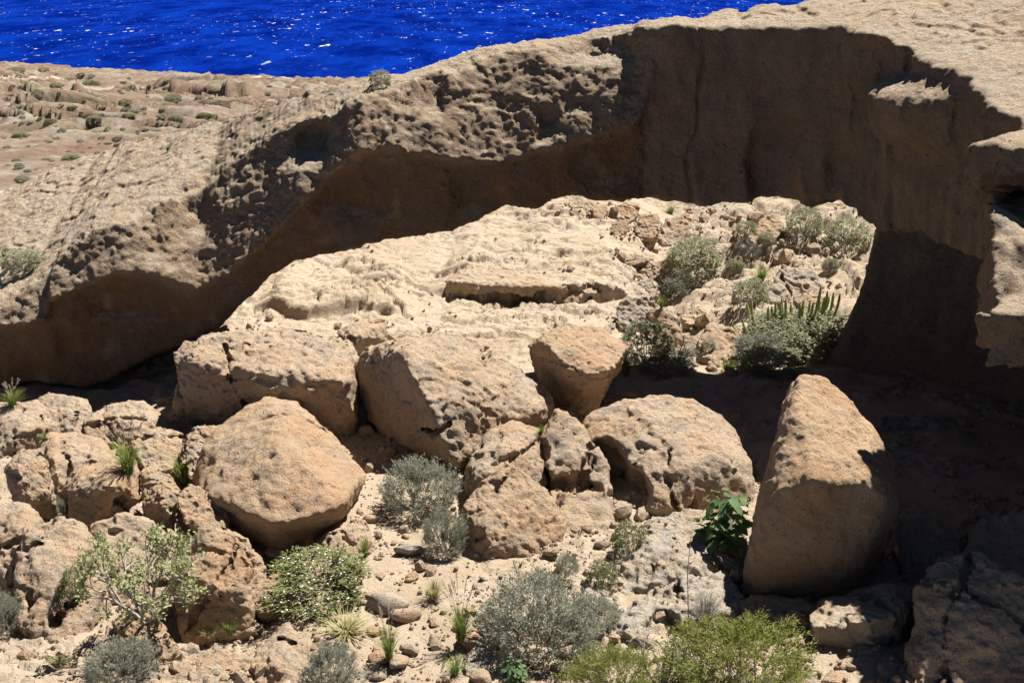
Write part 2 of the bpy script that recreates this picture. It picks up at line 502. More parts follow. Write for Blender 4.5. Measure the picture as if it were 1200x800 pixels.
US = np.linspace(-0.68, 0.68, 760)
sheet('ground', np.arange(6.0, 42.01, 0.05), US, M['ground'])
sheet('coastal_land', np.concatenate([np.geomspace(42.0, 330, 620), [330.3, 334]]), np.linspace(-0.68, 0.68, 560), M['ground'])
for o in bpy.data.objects:
    if o.name == 'coastal_land':                       # sea cliff along the last rows
        me = o.data
        co = np.empty(len(me.vertices) * 3, F32)
        me.vertices.foreach_get('co', co)
        co = co.reshape(-1, 3)
        w = 1 + 0.035 * np.interp(co[:, 0], [-250, -140, -90, -40, 60], [1.6, 1.0, -0.4, -3.2, -4.5]) * sstep(200, 330, co[:, 1]) + 0.012 * fbm(co * np.array([1, 0, 0], F32), 0.05, 4, 77) * sstep(250, 330, co[:, 1])
        co[:, 1] *= w
        k = co.reshape(-1)
        last = slice(len(co) - 560, len(co))
        co[last, 2] = -42
        me.vertices.foreach_set('co', co.ravel())
        me.update()
SEA_Z = -36.0
me = mesh_np('sea', np.array([(-40000, 300, SEA_Z), (40000, 300, SEA_Z), (40000, 45000, SEA_Z), (-40000, 45000, SEA_Z)]), np.array([[0, 1, 2, 3]]), M['sea'])
tag(link('sea', me), kind='structure')
print('terrain', round(time.time() - T0, 1))

# ------------------------------------------------------------------ the rock arch
def build_arch():
    I = lambda pts: (lambda q: np.interp(q, [a for a, _ in pts], [b for _, b in pts]))
    bot = I([(-250, 480), (-150, 470), (0, 454), (34, 456), (101, 448), (169, 421), (203, 402), (236, 383), (270, 356), (304, 328), (338, 309), (400, 293), (450, 283), (515, 270), (545, 262), (572, 251), (594, 237), (619, 241), (633, 243), (643, 236), (667, 231), (704, 234), (737, 236), (800, 240), (830, 245), (881, 242), (915, 236), (935, 243), (948, 235), (969, 253), (984, 260), (1002, 268), (1050, 273), (1087, 287), (1137, 304), (1158, 309)])
    tfr = I([(-250, 440), (-150, 410), (0, 351), (50, 300), (84, 273), (135, 257), (179, 230), (230, 209), (263, 182), (334, 152), (358, 138), (400, 123), (450, 103), (484, 90), (511, 83), (545, 71), (579, 64), (619, 56), (663, 51), (687, 45), (737, 35), (754, 31), (800, 26), (820, 31), (861, 33), (911, 37), (942, 33), (982, 40), (1003, 52), (1033, 70), (1053, 76), (1080, 84), (1110, 105), (1130, 122), (1158, 137)])
    tbk = I([(-250, 330), (-150, 290), (0, 236), (67, 204), (135, 181), (189, 165), (253, 148), (304, 135), (338, 121), (400, 99), (450, 91), (484, 86), (511, 79), (545, 66), (579, 59), (619, 51), (663, 47), (687, 40), (737, 30), (754, 26), (800, 22), (861, 15), (911, 8), (962, 0), (1050, -16), (1200, -42)])
    Yf = I([(-250, 25.6), (0, 25.8), (100, 25.9), (200, 26.0), (300, 26.1), (400, 26.2), (500, 26.3), (700, 26.4), (800, 26.5), (850, 26.5), (900, 26.2), (950, 25.4), (1000, 24.1), (1050, 22.6), (1100, 21.2), (1158, 19.6)])
    wid = I([(-250, 9), (0, 8), (100, 6.5), (200, 5), (300, 3.2), (400, 2.2), (500, 1.75), (800, 1.7), (860, 2.2), (911, 5.0), (962, 8), (1158, 15)])
    lip = I([(-250, 400), (0, 381), (37, 375), (44, 353), (95, 331), (135, 317), (179, 321), (203, 334), (223, 342), (262, 322), (310, 282), (350, 240), (390, 206), (430, 178), (470, 172), (535, 188), (610, 180), (640, 175), (700, 160), (740, 147), (757, 120), (800, 60)])
    S = np.arange(-250, 1159, 2.0)
    yf = Yf(S) - 0.3 * (1 - sstep(850, 950, S))
    def line(fpy, dY):
        pts = np.array([at(a, b, y) for a, b, y in zip(S, fpy(S), yf + dY)])
        return pts
    rough = 1 - sstep(742, 768, S)
    LEAN = np.interp(S, [-250, 260, 380, 760], [0.85, 0.80, 0.74, 0.70])
    Pb, Pl = line(bot, 0.55 * rough + 0.5 * (1 - rough)), line(lip, 0.0 * S)
    lean_h = np.clip(line(tfr, 0.5)[:, 2] - Pl[:, 2], 0, 4) * LEAN * rough
    Pt = line(tfr, lean_h + 0.3 * (1 - rough))
    w = wid(S)
    Pk = []
    for q_, y_, w_ in zip(S, yf, w):                       # the rear edge straight behind each station
        qb = 600 + (q_ - 600) * y_ / (y_ + w_)
        Pk.append(at(qb, float(tbk(qb)), y_ + w_))
    Pk = np.array(Pk)
    ztf, zb, zl = Pt[:, 2], Pb[:, 2], np.minimum(Pl[:, 2], Pt[:, 2])
    slope = np.where(S < 940, (Pk[:, 2] - ztf) / np.maximum(w - lean_h, 0.5), 0.09)
    slope = np.where(S > 835, np.interp(S, [835, 880, 980, 1100, 1158], [float(np.interp(835, S, slope)), 0.27, 0.24, 0.15, 0.11]), slope)
    fx, fy = at(0, 0, 1)[0] * 0 + np.array([at(s, 250, y)[0] for s, y in zip(S, yf)]), yf
    # the nearer block that carries the rim on round to the right
    ext = [(6.22, 17.9, 166, 228), (6.55, 17.1, 172, 230), (7.6, 16.8, 185, 228), (10, 16.6, 195, 228), (17, 16.4, 200, 228)]
    ex = np.array(ext)
    last = np.array([[fx[-1], fy[-1]]])
    pl = np.concatenate([last, ex[:, :2]])
    dense, e_tf, e_zb = [], [], []
    pz = [ztf[-1]] + [at(600 + 0 * a, c, b)[2] for a, b, c, d in ext]
    pzb = [zb[-1]] + [at(600, d, b)[2] for a, b, c, d in ext]
    for k in range(len(pl) - 1):
        n = max(2, int(np.linalg.norm(pl[k + 1] - pl[k]) / 0.06))
        for j in range(1, n + 1):
            t = j / n
            dense.append(pl[k] * (1 - t) + pl[k + 1] * t)
            e_tf.append(pz[k] * (1 - t) + pz[k + 1] * t if k else pz[1])
            e_zb.append(pzb[k] * (1 - t) + pzb[k + 1] * t if k else pzb[1])
    dense = np.array(dense)
    n = len(dense)
    cat = np.concatenate
    fx, fy = cat([fx, dense[:, 0]]), cat([fy, dense[:, 1]])
    ztf, zb = cat([ztf, e_tf]), cat([zb, e_zb])
    zl = cat([zl, np.array(e_tf)])
    rough, w, slope = cat([rough, np.zeros(n)]), cat([w, np.full(n, 18.0)]), cat([slope, np.full(n, 0.11)])
    Sx = cat([S, 1158 + np.arange(n) * 2.0])
    def smooth(a, k=5):
        kk = np.ones(k) / k
        return np.convolve(np.pad(a, k // 2, mode='edge'), kk, 'valid')
    slope = smooth(slope, 25)
    ztf = smooth(ztf, 3)

    vox = 0.052
    x0, x1, yy0, yy1, z0, z1 = -14.5, 13.0, 13.5, 36.0, -0.6, 8.9
    gx, gy, gzz = np.arange(x0, x1, vox, dtype=F32), np.arange(yy0, yy1, vox, dtype=F32), np.arange(z0, z1, vox, dtype=F32)
    GX, GY = np.meshgrid(gx, gy, indexing='ij')
    q = np.stack([GX.ravel(), GY.ravel()], 1)
    front = np.stack([fx, fy], 1).astype(F32)
    idx = np.empty(len(q), np.int32)
    dist = np.empty(len(q), F32)
    f2 = (front ** 2).sum(1)
    for k in range(0, len(q), 20000):
        d2 = (q[k:k + 20000] ** 2).sum(1)[:, None] + f2[None] - 2 * q[k:k + 20000] @ front.T
        j = d2.argmin(1)
        idx[k:k + 20000] = j
        dist[k:k + 20000] = np.sqrt(np.maximum(d2[np.arange(len(j)), j], 0))
    tg = np.gradient(front, axis=0)
    tg[:] = np.stack([smooth(tg[:, 0], 7), smooth(tg[:, 1], 7)], 1)
    dlt = q - front[idx]
    sgn = np.sign(tg[idx, 0] * dlt[:, 1] - tg[idx, 1] * dlt[:, 0])
    D = (dist * sgn).reshape(GX.shape)                      # depth behind the front edge
    idx = idx.reshape(GX.shape)
    def field(a):
        return a.astype(F32)[idx]
    s2 = Sx.astype(F32)[idx]
    ZTF, ZBT, ZL, RO, W, SL = (field(a) for a in (ztf, zb, zl, rough, w, slope))
    jl = fbm(np.stack([s2.ravel() / 60, 0 * s2.ravel(), 0 * s2.ravel()], 1), 1.0, 4, 95, 0.5).reshape(GX.shape) * np.interp(s2, [-250, 370, 430, 760], [0.2, 0.2, 0.75, 0.75]).astype(F32)
    LN = field(np.concatenate([LEAN, np.full(n, 0.6)]))
    ZL = ZL + RO * 0.30 * jl
    LH = field(np.concatenate([lean_h, np.zeros(n)]))
    ZT = np.minimum(ZTF + np.maximum(D - LH, 0) * SL, 8.45 + 0.1 * np.tanh(D))
    # thin steps in the plateau's top and flaky ledges on the left flank
    pp = np.stack([GX.ravel(), GY.ravel(), 0 * GX.ravel()], 1)
    tn = (fbm(pp, 0.5, 4, 90) * 2.2).reshape(GX.shape)
    fr = tn - np.floor(tn)
    ZT = ZT + (0.07 * stair(tn, 0.1) + 0.03 * stair(fbm(pp * np.array([0.7, 1.5, 1], F32), 1.4, 4, 96).reshape(GX.shape) * 2.4, 0.1)) * sstep(0.3, 1.2, D - LH) + 0.02 * fbm(pp, 1.7, 3, 91).reshape(GX.shape)
    rim = sstep(840, 900, s2) * (1 - sstep(1400, 1500, s2))
    dd = D + 0.35 * fbm(pp, 0.8, 2, 92).reshape(GX.shape)
    ZT = ZT + rim * 0.32 * sstep(5.2, 5.45, dd) - rim * 0.32 * sstep(5.5, 9, dd)
    leg_blocker_pts = np.array([(8.15, 28.0), (7.75, 27.0), (8.6, 26.7), (10.6, 25.6), (11.6, 22), (11.4, 19), (9.6, 17), (9.0, 13), (18, 12), (18, 38), (13.5, 34.0)])  # arch leg, plus an unseen near wall added to block light from the right
    def poly_sd(P):
        d = np.full(GX.shape, 1e9, F32)
        ins = np.zeros(GX.shape, bool)
        for a, b in zip(P, np.roll(P, -1, 0)):
            e = b - a
            t = np.clip(((GX - a[0]) * e[0] + (GY - a[1]) * e[1]) / (e @ e), 0, 1)
            d = np.minimum(d, np.hypot(GX - a[0] - t * e[0], GY - a[1] - t * e[1]))
            c = ((a[1] > GY) != (b[1] > GY)) & (GX < (b[0] - a[0]) * (GY - a[1]) / (b[1] - a[1] + 1e-9) + a[0])
            ins ^= c
        return np.where(ins, -d, d)
    LEG_BLOCKER = poly_sd(leg_blocker_pts)
    BK = np.where(GX > 5.0, (GY - 27.85 - 0.98 * np.maximum(GX - 8.2, 0)) * 0.68, -9).astype(F32)
    JG = (0.24 * fbm(np.stack([s2.ravel() / 26, 0 * s2.ravel(), 0 * s2.ravel()], 1), 1.0, 4, 97, 0.6)).reshape(GX.shape) * sstep(925, 975, s2)
    RD = np.interp(s2, [-250, 200, 270, 360], [1.0, 1.0, 0.5, 0.55]).astype(F32)
    blobs = []
    for bx, by, rx, rz, dep in [(366, 172, 22, 0.33, 0.55), (350, 215, 30, 0.3, -0.15), (395, 230, 30, 0.5, 0.3), (815, 150, 3, 3.0, 0.10), (1042, 136, 42, 0.55, -0.60), (505, 110, 14, 0.5, 0.3), (690, 62, 46, 0.25, 0.3), (640, 150, 12, 0.35, 0.3), (560, 225, 30, 0.5, 0.2), (720, 190, 40, 0.5, 0.25), (130, 360, 50, 0.4, 0.25), (975, 180, 18, 1.6, 0.35), (900, 200, 20, 1.0, 0.3), (215, 268, 26, 0.45, 0.2), (445, 230, 16, 0.6, 0.2), (1000, 75, 30, 0.4, 0.25)]:
        zc = at(bx, by, float(Yf(bx)))[2]
        blobs.append((bx, zc, rx, rz, dep))
    f = np.empty((len(gx), len(gy), len(gzz)), F32)
    WOB = (s2 * 0.012)
    for k, z in enumerate(gzz):
        up = np.maximum(z - ZL, 0)
        dn = np.maximum(ZL - z, 0)
        off_r = up * LN + RD * (0.38 * sstep(0, 0.22, dn) + 0.25 * sstep(0.2, 1.4, dn)) + dn * 0.03
        off_s = 0.30 + np.maximum(ZTF - z, 0) * 0.07
        off = RO * off_r + (1 - RO) * off_s
        for bx, zc, rx, rz, dep in blobs:
            off = off + dep * np.exp(-((s2 + 5 * math.sin(1.7 * z) + 3 * math.sin(4.1 * z + 1) - bx) / rx) ** 4 - ((z - zc) / rz) ** 4)
        a = off - D + JG
        b = np.maximum(D - W - sstep(0.2, 1.4, up) * np.maximum(LH + 0.85 - W, 0), BK)
        c = z - ZT
        e = ZBT - z
        kk = 22.0
        m = np.maximum(np.maximum(a, b), np.maximum(c, e))
        m = m + np.log(np.exp(kk * (a - m)) + np.exp(kk * (b - m)) + np.exp(kk * (c - m)) + np.exp(kk * (e - m))) / kk
        flare = 1.0 * np.exp(-(z + 0.4) / 0.9) - 0.10 * np.minimum(z, 3.6)
        lg = np.maximum(LEG_BLOCKER - flare, np.maximum(z - np.minimum(ZT, ZTF + 0.3) + 0.3, -0.6 - z))
        # smooth union
        h = np.clip(0.5 + 0.5 * (lg - m) / 0.5, 0, 1)
        m = lg * (1 - h) + m * h - 0.5 * h * (1 - h)
        f[:, :, k] = m
    # the lower near chunk under the dark slit
    cx = np.stack(np.meshgrid(gx, gy, gzz, indexing='ij'), -1)
    sel = (cx[..., 0] > 5.0) & (cx[..., 1] < 19.5) & (cx[..., 2] > 2.5) & (cx[..., 2] < 6.6)
    P = cx[sel]
    topz = 5.64 - 0.52 * np.maximum(0, 17.2 - P[:, 1]) - 0.05 * np.maximum(P[:, 1] - 17.2, 0)
    left = 6.50 + 0.36 * (P[:, 1] - 16.6)
    g = np.max([left - P[:, 0] + 0.12 * np.maximum(0, 4.6 - P[:, 2]), 15.2 + 0.35 * (np.maximum(0, 4.7 - P[:, 2])) - P[:, 1], P[:, 2] - topz, 3.75 - 0.1 * (P[:, 0] - 6.5) - P[:, 2], P[:, 1] - 19.2], 0).astype(F32)
    g = g + 0.22 * perlin(P * F32(0.8), 61) + 0.12 * perlin(P * F32(2.1), 62) + 0.10 * stair(2 * perlin(P * F32(0.9), 63), 0.15)
    ff = f[sel]
    f[sel] = np.minimum(ff, g)
    del cx
    band = np.abs(f) < 0.7
    ii = np.argwhere(band)
    P = (ii * vox).astype(F32) + np.array([x0, yy0, z0], F32)
    ro = RO[ii[:, 0], ii[:, 1]]
    dn = np.clip((ZL[ii[:, 0], ii[:, 1]] - P[:, 2]) / 0.4, 0, 1)
    ro = ro * (1 - 0.65 * dn)
    warp = 0.30 * perlin(P * F32(0.9), 20)
    d = (0.08 + 0.09 * ro) * fbm(P, 0.62, 2, 21) + (0.03 + 0.022 * ro) * fbm(P * np.array([1.1, 1, 0.8], F32), 1.5, 5, 24, 0.70)
    flute = fbm(np.stack([s2[ii[:, 0], ii[:, 1]] / 48 + 0.55 * P[:, 2] + warp, 0.3 * P[:, 1], 0.22 * P[:, 2]], 1), 0.85, 3, 28, ridged=True)
    d += 0.055 * (1 - ro) * flute * (1 - 0.6 * dn) + (0.03 + 0.045 * ro) * stair(1.7 * fbm(P, 0.8, 4, 44, 0.55), 0.12)
    topw = sstep(0.1, 0.7, (D - LH)[ii[:, 0], ii[:, 1]]) * sstep(-0.9, -0.3, P[:, 2] - ZT[ii[:, 0], ii[:, 1]])
    d *= 1 - 0.72 * topw
    f[band] += d
    # close the grid's faces
    f[0], f[-1], f[:, 0], f[:, -1], f[:, :, 0], f[:, :, -1] = 1, 1, 1, 1, 1, 1
    V, Q = sdf_mesh(f, (x0, yy0, z0), vox)
    del f
    nr = vnormals(V, Q)
    facing = nr[:, 1] < 0.6
    px, py = to_px(V[:, 0], V[:, 1], V[:, 2])
    up = sstep(0.3, 0.8, nr[:, 2])
    lipz = np.interp(px, S, lip(S))
    ro = np.where(px < 755, sstep(-8, 12, lipz - py), 0.15)
    topy = np.interp(px, S, tfr(S))
    ro = ro * (1 - 0.75 * up) * (1 - 0.85 * sstep(4, -6, py - topy) * (px < 1158))
    d = (0.020 + 0.014 * ro) * fbm(V, 4.6, 4, 33, 0.8) - 0.008 * ro * fbm(V, 5.5, 2, 37, 0.6, True)
    w1 = worley(V, 2.4, 3)
    d -= 0.035 * ro * sstep(0.30, 0.12, w1) * sstep(-0.1, 0.2, perlin(V * F32(0.8), 35))
    V = V + nr * d[:, None]
    me = mesh_np('rock_arch', V, Q, M['arch'])
    patchy = fbm(V, 1.3, 4, 39, 0.6)
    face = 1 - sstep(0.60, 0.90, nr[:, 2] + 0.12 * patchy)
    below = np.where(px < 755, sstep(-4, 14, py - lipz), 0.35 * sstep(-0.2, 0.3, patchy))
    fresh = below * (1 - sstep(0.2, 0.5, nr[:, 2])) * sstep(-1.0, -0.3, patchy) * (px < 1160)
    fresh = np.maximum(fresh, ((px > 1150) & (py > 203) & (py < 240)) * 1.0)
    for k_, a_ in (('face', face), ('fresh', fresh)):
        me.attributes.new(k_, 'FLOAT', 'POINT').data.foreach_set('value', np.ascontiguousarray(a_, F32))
    print('arch', len(V), round(time.time() - T0, 1))
    return tag(link('rock_arch', me), 'long natural rock arch spanning the gully and widening into a plateau at one end', 'rock arch')

build_arch()
# ------------------------------------------------------------------ boulders: each one its own hull, worn and pitted
def convex_planes(pts):
    bm = bmesh.new()
    for p in pts:
        bm.verts.new(p)
    bmesh.ops.convex_hull(bm, input=bm.verts)
    bm.normal_update()
    c = Vector(pts.mean(0))
    pl = []
    for f in bm.faces:
        n = f.normal.copy()
        if f.calc_area() < 1e-6:
            continue
        h = n.dot(f.verts[0].co)
        if n.dot(c) > h:
            n, h = -n, -h
        pl.append((n.x, n.y, n.z, h))
    bm.free()
    pl = np.array(pl)
    keep = []
    for r in pl:
        if not any(r[:3] @ k[:3] > 0.9995 for k in keep):
            keep.append(r)
    return np.array(keep)

ROCK_N = [0]

def boulder(label, pts, dY=1.0, ridge=(), mat='tan', base=None, th=None, cuts=(), amp=1.0, chips=16, chipmin=0.91, cracks=None, name='boulder', cat='boulder', group=None, res=62, sharp=1.0, parent=None):
    ROCK_N[0] += 1
    sd_ = ROCK_N[0]
    r = np.random.default_rng(100 + sd_)
    extra = np.array([q_[2] if len(q_) > 2 else 0.0 for q_ in pts])
    P = np.array([q_[:2] for q_ in pts], float)
    c0 = P.mean(0)
    P = c0 + (P - c0) * 1.04
    ridge = [(c0[0] + (a_ - c0[0]) * 1.04, c0[1] + (b_ - c0[1]) * 1.04, y_ - 0.10) for a_, b_, y_ in ridge]
    k = P[:, 1].argmax()
    yb = base if base is not None else hit(float(np.clip(P[k, 0], -60, 1260)), P[k, 1])[1] - 0.05
    pmin, pmax = P[:, 1].min(), P[:, 1].max()
    Yp = yb + dY * (pmax - P[:, 1]) / max(pmax - pmin, 1) + extra
    W = [at(a, b, y) for (a, b), y in zip(P, Yp)] + [at(*q) for q in ridge]
    W = np.array(W)
    size = float(np.max(W.max(0) - W.min(0)))
    t = th if th is not None else 0.45 * size
    c = P.mean(0)
    back = [at(c[0] + (a - c[0]) * 0.88, c[1] + (b - c[1]) * 0.88, y + t) for (a, b), y in zip(P, Yp)]
    foot = P[:, 1] > pmax - 0.22 * (pmax - pmin)
    low = W[:len(P)][foot] + np.array([[0, 0.30, -0.5]])
    H = np.concatenate([W, np.array(back), low])
    pl = convex_planes(H)
    lo, hi = H.min(0) - 0.12 * size, H.max(0) + 0.12 * size
    lo[2] = max(lo[2], -0.9)
    ctr = H.mean(0)
    for _ in range(chips):
        n = r.normal(size=3)
        n[2] = abs(n[2]) * 0.8
        n /= np.linalg.norm(n)
        h = (H @ n).max()
        inner = ctr @ n
        pl = np.concatenate([pl, [[*n, inner + (h - inner) * r.uniform(chipmin, 1.03)]]])
    vox = max(0.014, float(np.max(hi - lo)) / (res * 1.24))
    ax = [np.arange(a, b, vox, dtype=F32) for a, b in zip(lo, hi)]
    G = np.stack(np.meshgrid(*ax, indexing='ij'), -1).reshape(-1, 3)
    kk = sharp * 150.0 / size
    PN, PH = pl[:, :3].T.astype(F32), pl[:, 3].astype(F32)
    f = np.full(len(G), -1e9, F32)
    for q_ in range(PN.shape[1]):
        np.maximum(f, G @ PN[:, q_] - PH[q_], out=f)
    b = np.abs(f) < 0.2 * size
    g = G[b].astype(F32)
    m = f[b]
    D = g @ PN - PH
    v = m + np.log(np.exp(np.clip(kk * (D - m[:, None]), -30, 0)).sum(1)) / kk - 0.010 * size
    del D
    for (cx, cy, cY, rx, ry, rz) in cuts:
        q = at(cx, cy, cY)
        d = (np.sqrt((((g - q) / np.array([rx, ry, rz])) ** 2).sum(1)) - 1) * min(rx, ry, rz)
        v = np.maximum(v, -(d + 0.08 * perlin(g * F32(3), sd_)))
    for _ in range(cracks if cracks is not None else (2 if size > 1.2 else 0)):   # joints: narrow, open only near the skin
        n = r.normal(size=3)
        n /= np.linalg.norm(n)
        o_ = ctr + r.normal(size=3) * 0.2 * size
        pd = (g - o_) @ n + 0.10 * size * perlin(g * F32(1.6 / size), sd_ + 8) + 0.03 * perlin(g * F32(5), sd_ + 9)
        wd = vox * (0.1 + 1.5 * perlin(g * F32(1.3 / size), sd_ + 11))
        v = np.maximum(v, -np.maximum(np.abs(pd) - wd, -v - 0.07 * size))
    sm = min(1, size)
    v += amp * (0.032 * size * fbm(g, 2.3 / size, 2, sd_) + 0.042 * fbm(g, 2.1, 5, sd_ + 2, 0.6) * sm + 0.042 * sm ** 1.5 * stair(2.6 * fbm(g, 1.1 / min(1.5, size), 4, sd_ + 12, 0.52), 0.14))
    wq = g[:, 2] * F32(0.9) + g[:, 0] * F32(r.uniform(-.5, .5)) + 0.35 * perlin(g * F32(0.9), sd_ + 5)
    n1 = perlin(np.stack([wq * F32(2.4 / size), 0 * wq + F32(sd_ * .37), 0 * wq], 1), 9)
    v += 0.025 * min(size, 2) * amp * np.exp(-(np.abs(n1) / 0.03) ** 2) * sstep(-0.1, 0.25, perlin(g * F32(1.1 / size), sd_ + 7))
    f[b] = v
    f = f.reshape([len(a) for a in ax])
    for e in (0, -1):
        f[e], f[:, e], f[:, :, e] = 1, 1, 1
    V, Q = sdf_mesh(f, lo, vox)
    nr = vnormals(V, Q)
    s_ = min(1.0, size)
    V = V + nr * (amp * s_ * (0.024 * fbm(V, 4.5, 4, sd_ + 3, 0.72) - 0.012 * fbm(V, 7.5 / max(.4, s_), 2, sd_ + 4, 0.6, True)))[:, None]
    o = Vector((float(ctr[0]), float(ctr[1]), float(max(V[:, 2].min(), -0.3))))
    me = mesh_np(name, V - np.array(o, F32), Q, M[mat])
    ob = link(name, me)
    ob.location = o
    return tag(ob, label, cat, group)

B = boulder
# the big ones round the middle
B('large orange boulder with one broad sunlit face tilted over a dark gap',
  [(230, 562), (245, 520), (283, 482), (318, 465), (348, 472), (360, 492), (390, 518), (427, 556), (405, 600), (352, 634), (318, 641), (262, 602)], 2.6, [(262, 585, 18.6), (322, 614, 17.75), (398, 590, 18.2), (330, 520, 19.3)], 'orange', res=84, chips=4, cracks=1)
B('broad pale boulder with a shadowed front, behind the large orange one',
  [(210, 475), (219, 420), (245, 396), (320, 386), (400, 398), (417, 432), (412, 535), (380, 545), (230, 515), (212, 495)], 1.7, [(225, 425, 22.7), (290, 452, 22.5), (345, 437, 22.7), (352, 460, 22.4), (405, 447, 22.4)], 'tan', base=22.9, res=90, chips=8, amp=1.5, cracks=3)
B('massive central boulder, its flank in shadow beside a sunlit cracked front',
  [(412, 442, .8), (430, 407, .4), (470, 398), (520, 392), (562, 396), (605, 425), (642, 460), (646, 492), (600, 510), (545, 553), (500, 535, .8), (458, 527, 1.1), (438, 495, 1.0)], 2.2, [(472, 410, 21.9), (498, 470, 21.0), (534, 542, 20.6), (620, 480, 21.6)], 'tan', base=21.2, th=0.6, res=96, chips=5, cracks=3, amp=1.25)
B('wedge boulder leaning out over a dark cleft, its underside rusty',
  [(618, 405, .2), (648, 386), (700, 384), (734, 403), (716, 440, .1), (690, 476, .5), (667, 487, .6), (645, 470, .6), (628, 440, .4)], 1.2, [(662, 430, 22.2), (718, 432, 22.3), (640, 402, 22.6), (692, 440, 22.1)], 'orange', base=22.9, th=0.5, res=76, chips=5, cracks=0)
B('pyramid shaped boulder with a hollow under it, standing above the largest silver shrub',
  [(538, 602), (560, 568), (600, 545), (640, 574), (662, 612), (657, 652), (604, 662), (577, 688), (560, 655)], 1.5, [(572, 622, 17.6), (640, 640, 17.7), (600, 580, 18.3)], 'orange', base=17.2, res=76)
B('blocky boulder wedged between the central boulder and the pyramid shaped one',
  [(546, 565), (552, 535), (577, 500), (600, 489), (632, 503), (641, 545), (640, 580), (600, 600), (560, 590)], 1.4, [(585, 545, 19.3), (556, 560, 19.2)], 'tan', base=19.3, res=64)
B('sloping sandy slab with a long crack beside the pyramid shaped boulder',
  [(632, 512), (655, 482), (690, 505), (712, 545), (722, 612), (690, 662), (655, 655), (662, 610), (642, 570)], 3.0, (), 'tan', base=17.6, res=70, chips=22, amp=1.4)
B('wide rounded boulder hollowed by two dark caves at its side',
  [(678, 508), (692, 490), (722, 472), (760, 467), (805, 471), (838, 486), (864, 505), (884, 545), (888, 585), (850, 610), (795, 612), (762, 607), (730, 592), (700, 570)], 2.3, [(730, 505, 20.6), (790, 540, 19.5), (850, 540, 19.6), (770, 590, 18.9)], 'tan', base=19.0,
  cuts=[(704, 562, 19.9, 0.50, 1.0, 0.72), (748, 584, 19.1, 0.20, 0.7, 0.50), (694, 600, 19.2, 0.3, .8, .5)], res=90)
B('tall pointed boulder standing half in the shade of the arch',
  [(870, 694), (888, 610), (905, 530), (922, 456), (938, 438), (966, 442), (990, 462), (1010, 494), (1044, 540), (1054, 592), (1040, 622), (1028, 640), (1000, 700), (940, 706)], 1.5, [(910, 572, 15.9), (960, 562, 15.75), (1030, 570, 16.1), (892, 690, 16.0), (985, 690, 16.2), (935, 480, 17.0)], 'rust', base=16.3, th=0.7, res=90, chips=0, amp=0.8, cracks=0)
B('split block with orange lichen on top, below the tall pointed boulder',
  [(948, 722), (960, 706), (990, 694), (1040, 683), (1068, 690), (1064, 752), (1022, 782), (965, 768)], 0.9, [(955, 733, 14.95), (1052, 722, 14.85), (1010, 728, 14.75)], 'lichen', base=14.7, res=64, chips=4)
B('pale rock lying lowest of all under the lichen block',
  [(960, 812), (968, 795), (1000, 772), (1040, 785), (1066, 800), (1080, 830), (965, 830)], 0.8, (), 'tan', base=13.6)
B('low pale rock that the tall pointed boulder rests on',
  [(862, 735), (868, 702), (900, 698), (960, 706), (962, 730), (940, 765), (900, 780), (870, 765)], 0.9, [(900, 725, 15.3)], 'tan', base=14.8)
B('pitted grey boulder between the flowering shrubs and the broad leaved plant',
  [(708, 702), (722, 672), (742, 650), (765, 610), (800, 600), (850, 604), (872, 640), (868, 690), (800, 690), (745, 706)], 2.0, [(745, 690, 16.3), (800, 660, 16.6)], 'grey', base=16.2, amp=1.5, res=76)
B('low whitish grey boulder with a dark hollow, above the yellow green bush',
  [(710, 750), (720, 722), (760, 690), (800, 676), (850, 672), (872, 700), (860, 740), (800, 775), (730, 780)], 1.6, [(735, 745, 14.9), (830, 730, 15.2)], 'grey', base=14.6, amp=1.4, cuts=[(782, 742, 14.9, 0.25, 0.5, 0.25)], res=76)
B('shaded boulder with a pale rim just behind the tall pointed one',
  [(1048, 618), (1085, 603), (1130, 622), (1142, 660), (1112, 695), (1070, 700)], 1.0, [(1125, 640, 16.9)], 'tan', base=16.4)
B('largest dark boulder, wholly in the shade of the plateau',
  [(1078, 690), (1100, 655), (1140, 648), (1210, 680), (1230, 815), (1075, 825), (1065, 760)], 1.6, [(1110, 690, 14.6)], 'tan', base=13.6, res=70)
B('dark boulder under the plateau with its top just above the largest dark one',
  [(1120, 665), (1150, 610), (1200, 600), (1240, 640), (1240, 720), (1130, 710)], 1.0, (), 'tan', base=15.8)
# the heap at the left
B('rounded boulder at the top of the heap, with a grass tuft behind it',
  [(-30, 476), (0, 472), (40, 469), (61, 482), (67, 502), (45, 518), (22, 545), (-30, 560)], 1.5, [(30, 500, 22.2)], 'tan', base=21.6)
B('long flat boulder along the top of the heap beside the deep shadow',
  [(42, 470), (60, 462), (95, 465), (107, 484), (105, 515), (80, 530), (55, 515)], 1.4, [(80, 488, 22.9)], 'tan', base=22.2)
B('pale boulder with a level top in front of the deep shadow under the arch foot',
  [(96, 492), (131, 471), (167, 471), (190, 487), (198, 502), (190, 530), (105, 535)], 1.3, [(150, 492, 22.4)], 'tan', base=21.9)
B('smooth pale boulder right behind the plumed green grass',
  [(150, 510), (190, 499), (217, 508), (212, 540), (196, 552), (170, 552)], 1.2, (), 'tan', base=21.0)
B('domed boulder in the heap with a shadowed notch in its front',
  [(47, 518), (58, 508), (90, 505), (118, 514), (134, 533), (118, 560), (80, 580), (54, 568)], 1.6, [(66, 540, 20.5), (115, 538, 20.7)], 'tan', base=20.0, cuts=[(72, 548, 20.2, 0.12, .4, .2)])
B('small upright boulder between two domed ones above a grey green shrub',
  [(6, 545), (26, 525), (50, 525), (57, 552), (58, 580), (40, 592), (16, 592)], 0.8, [(22, 556, 19.6)], 'tan', base=19.4)
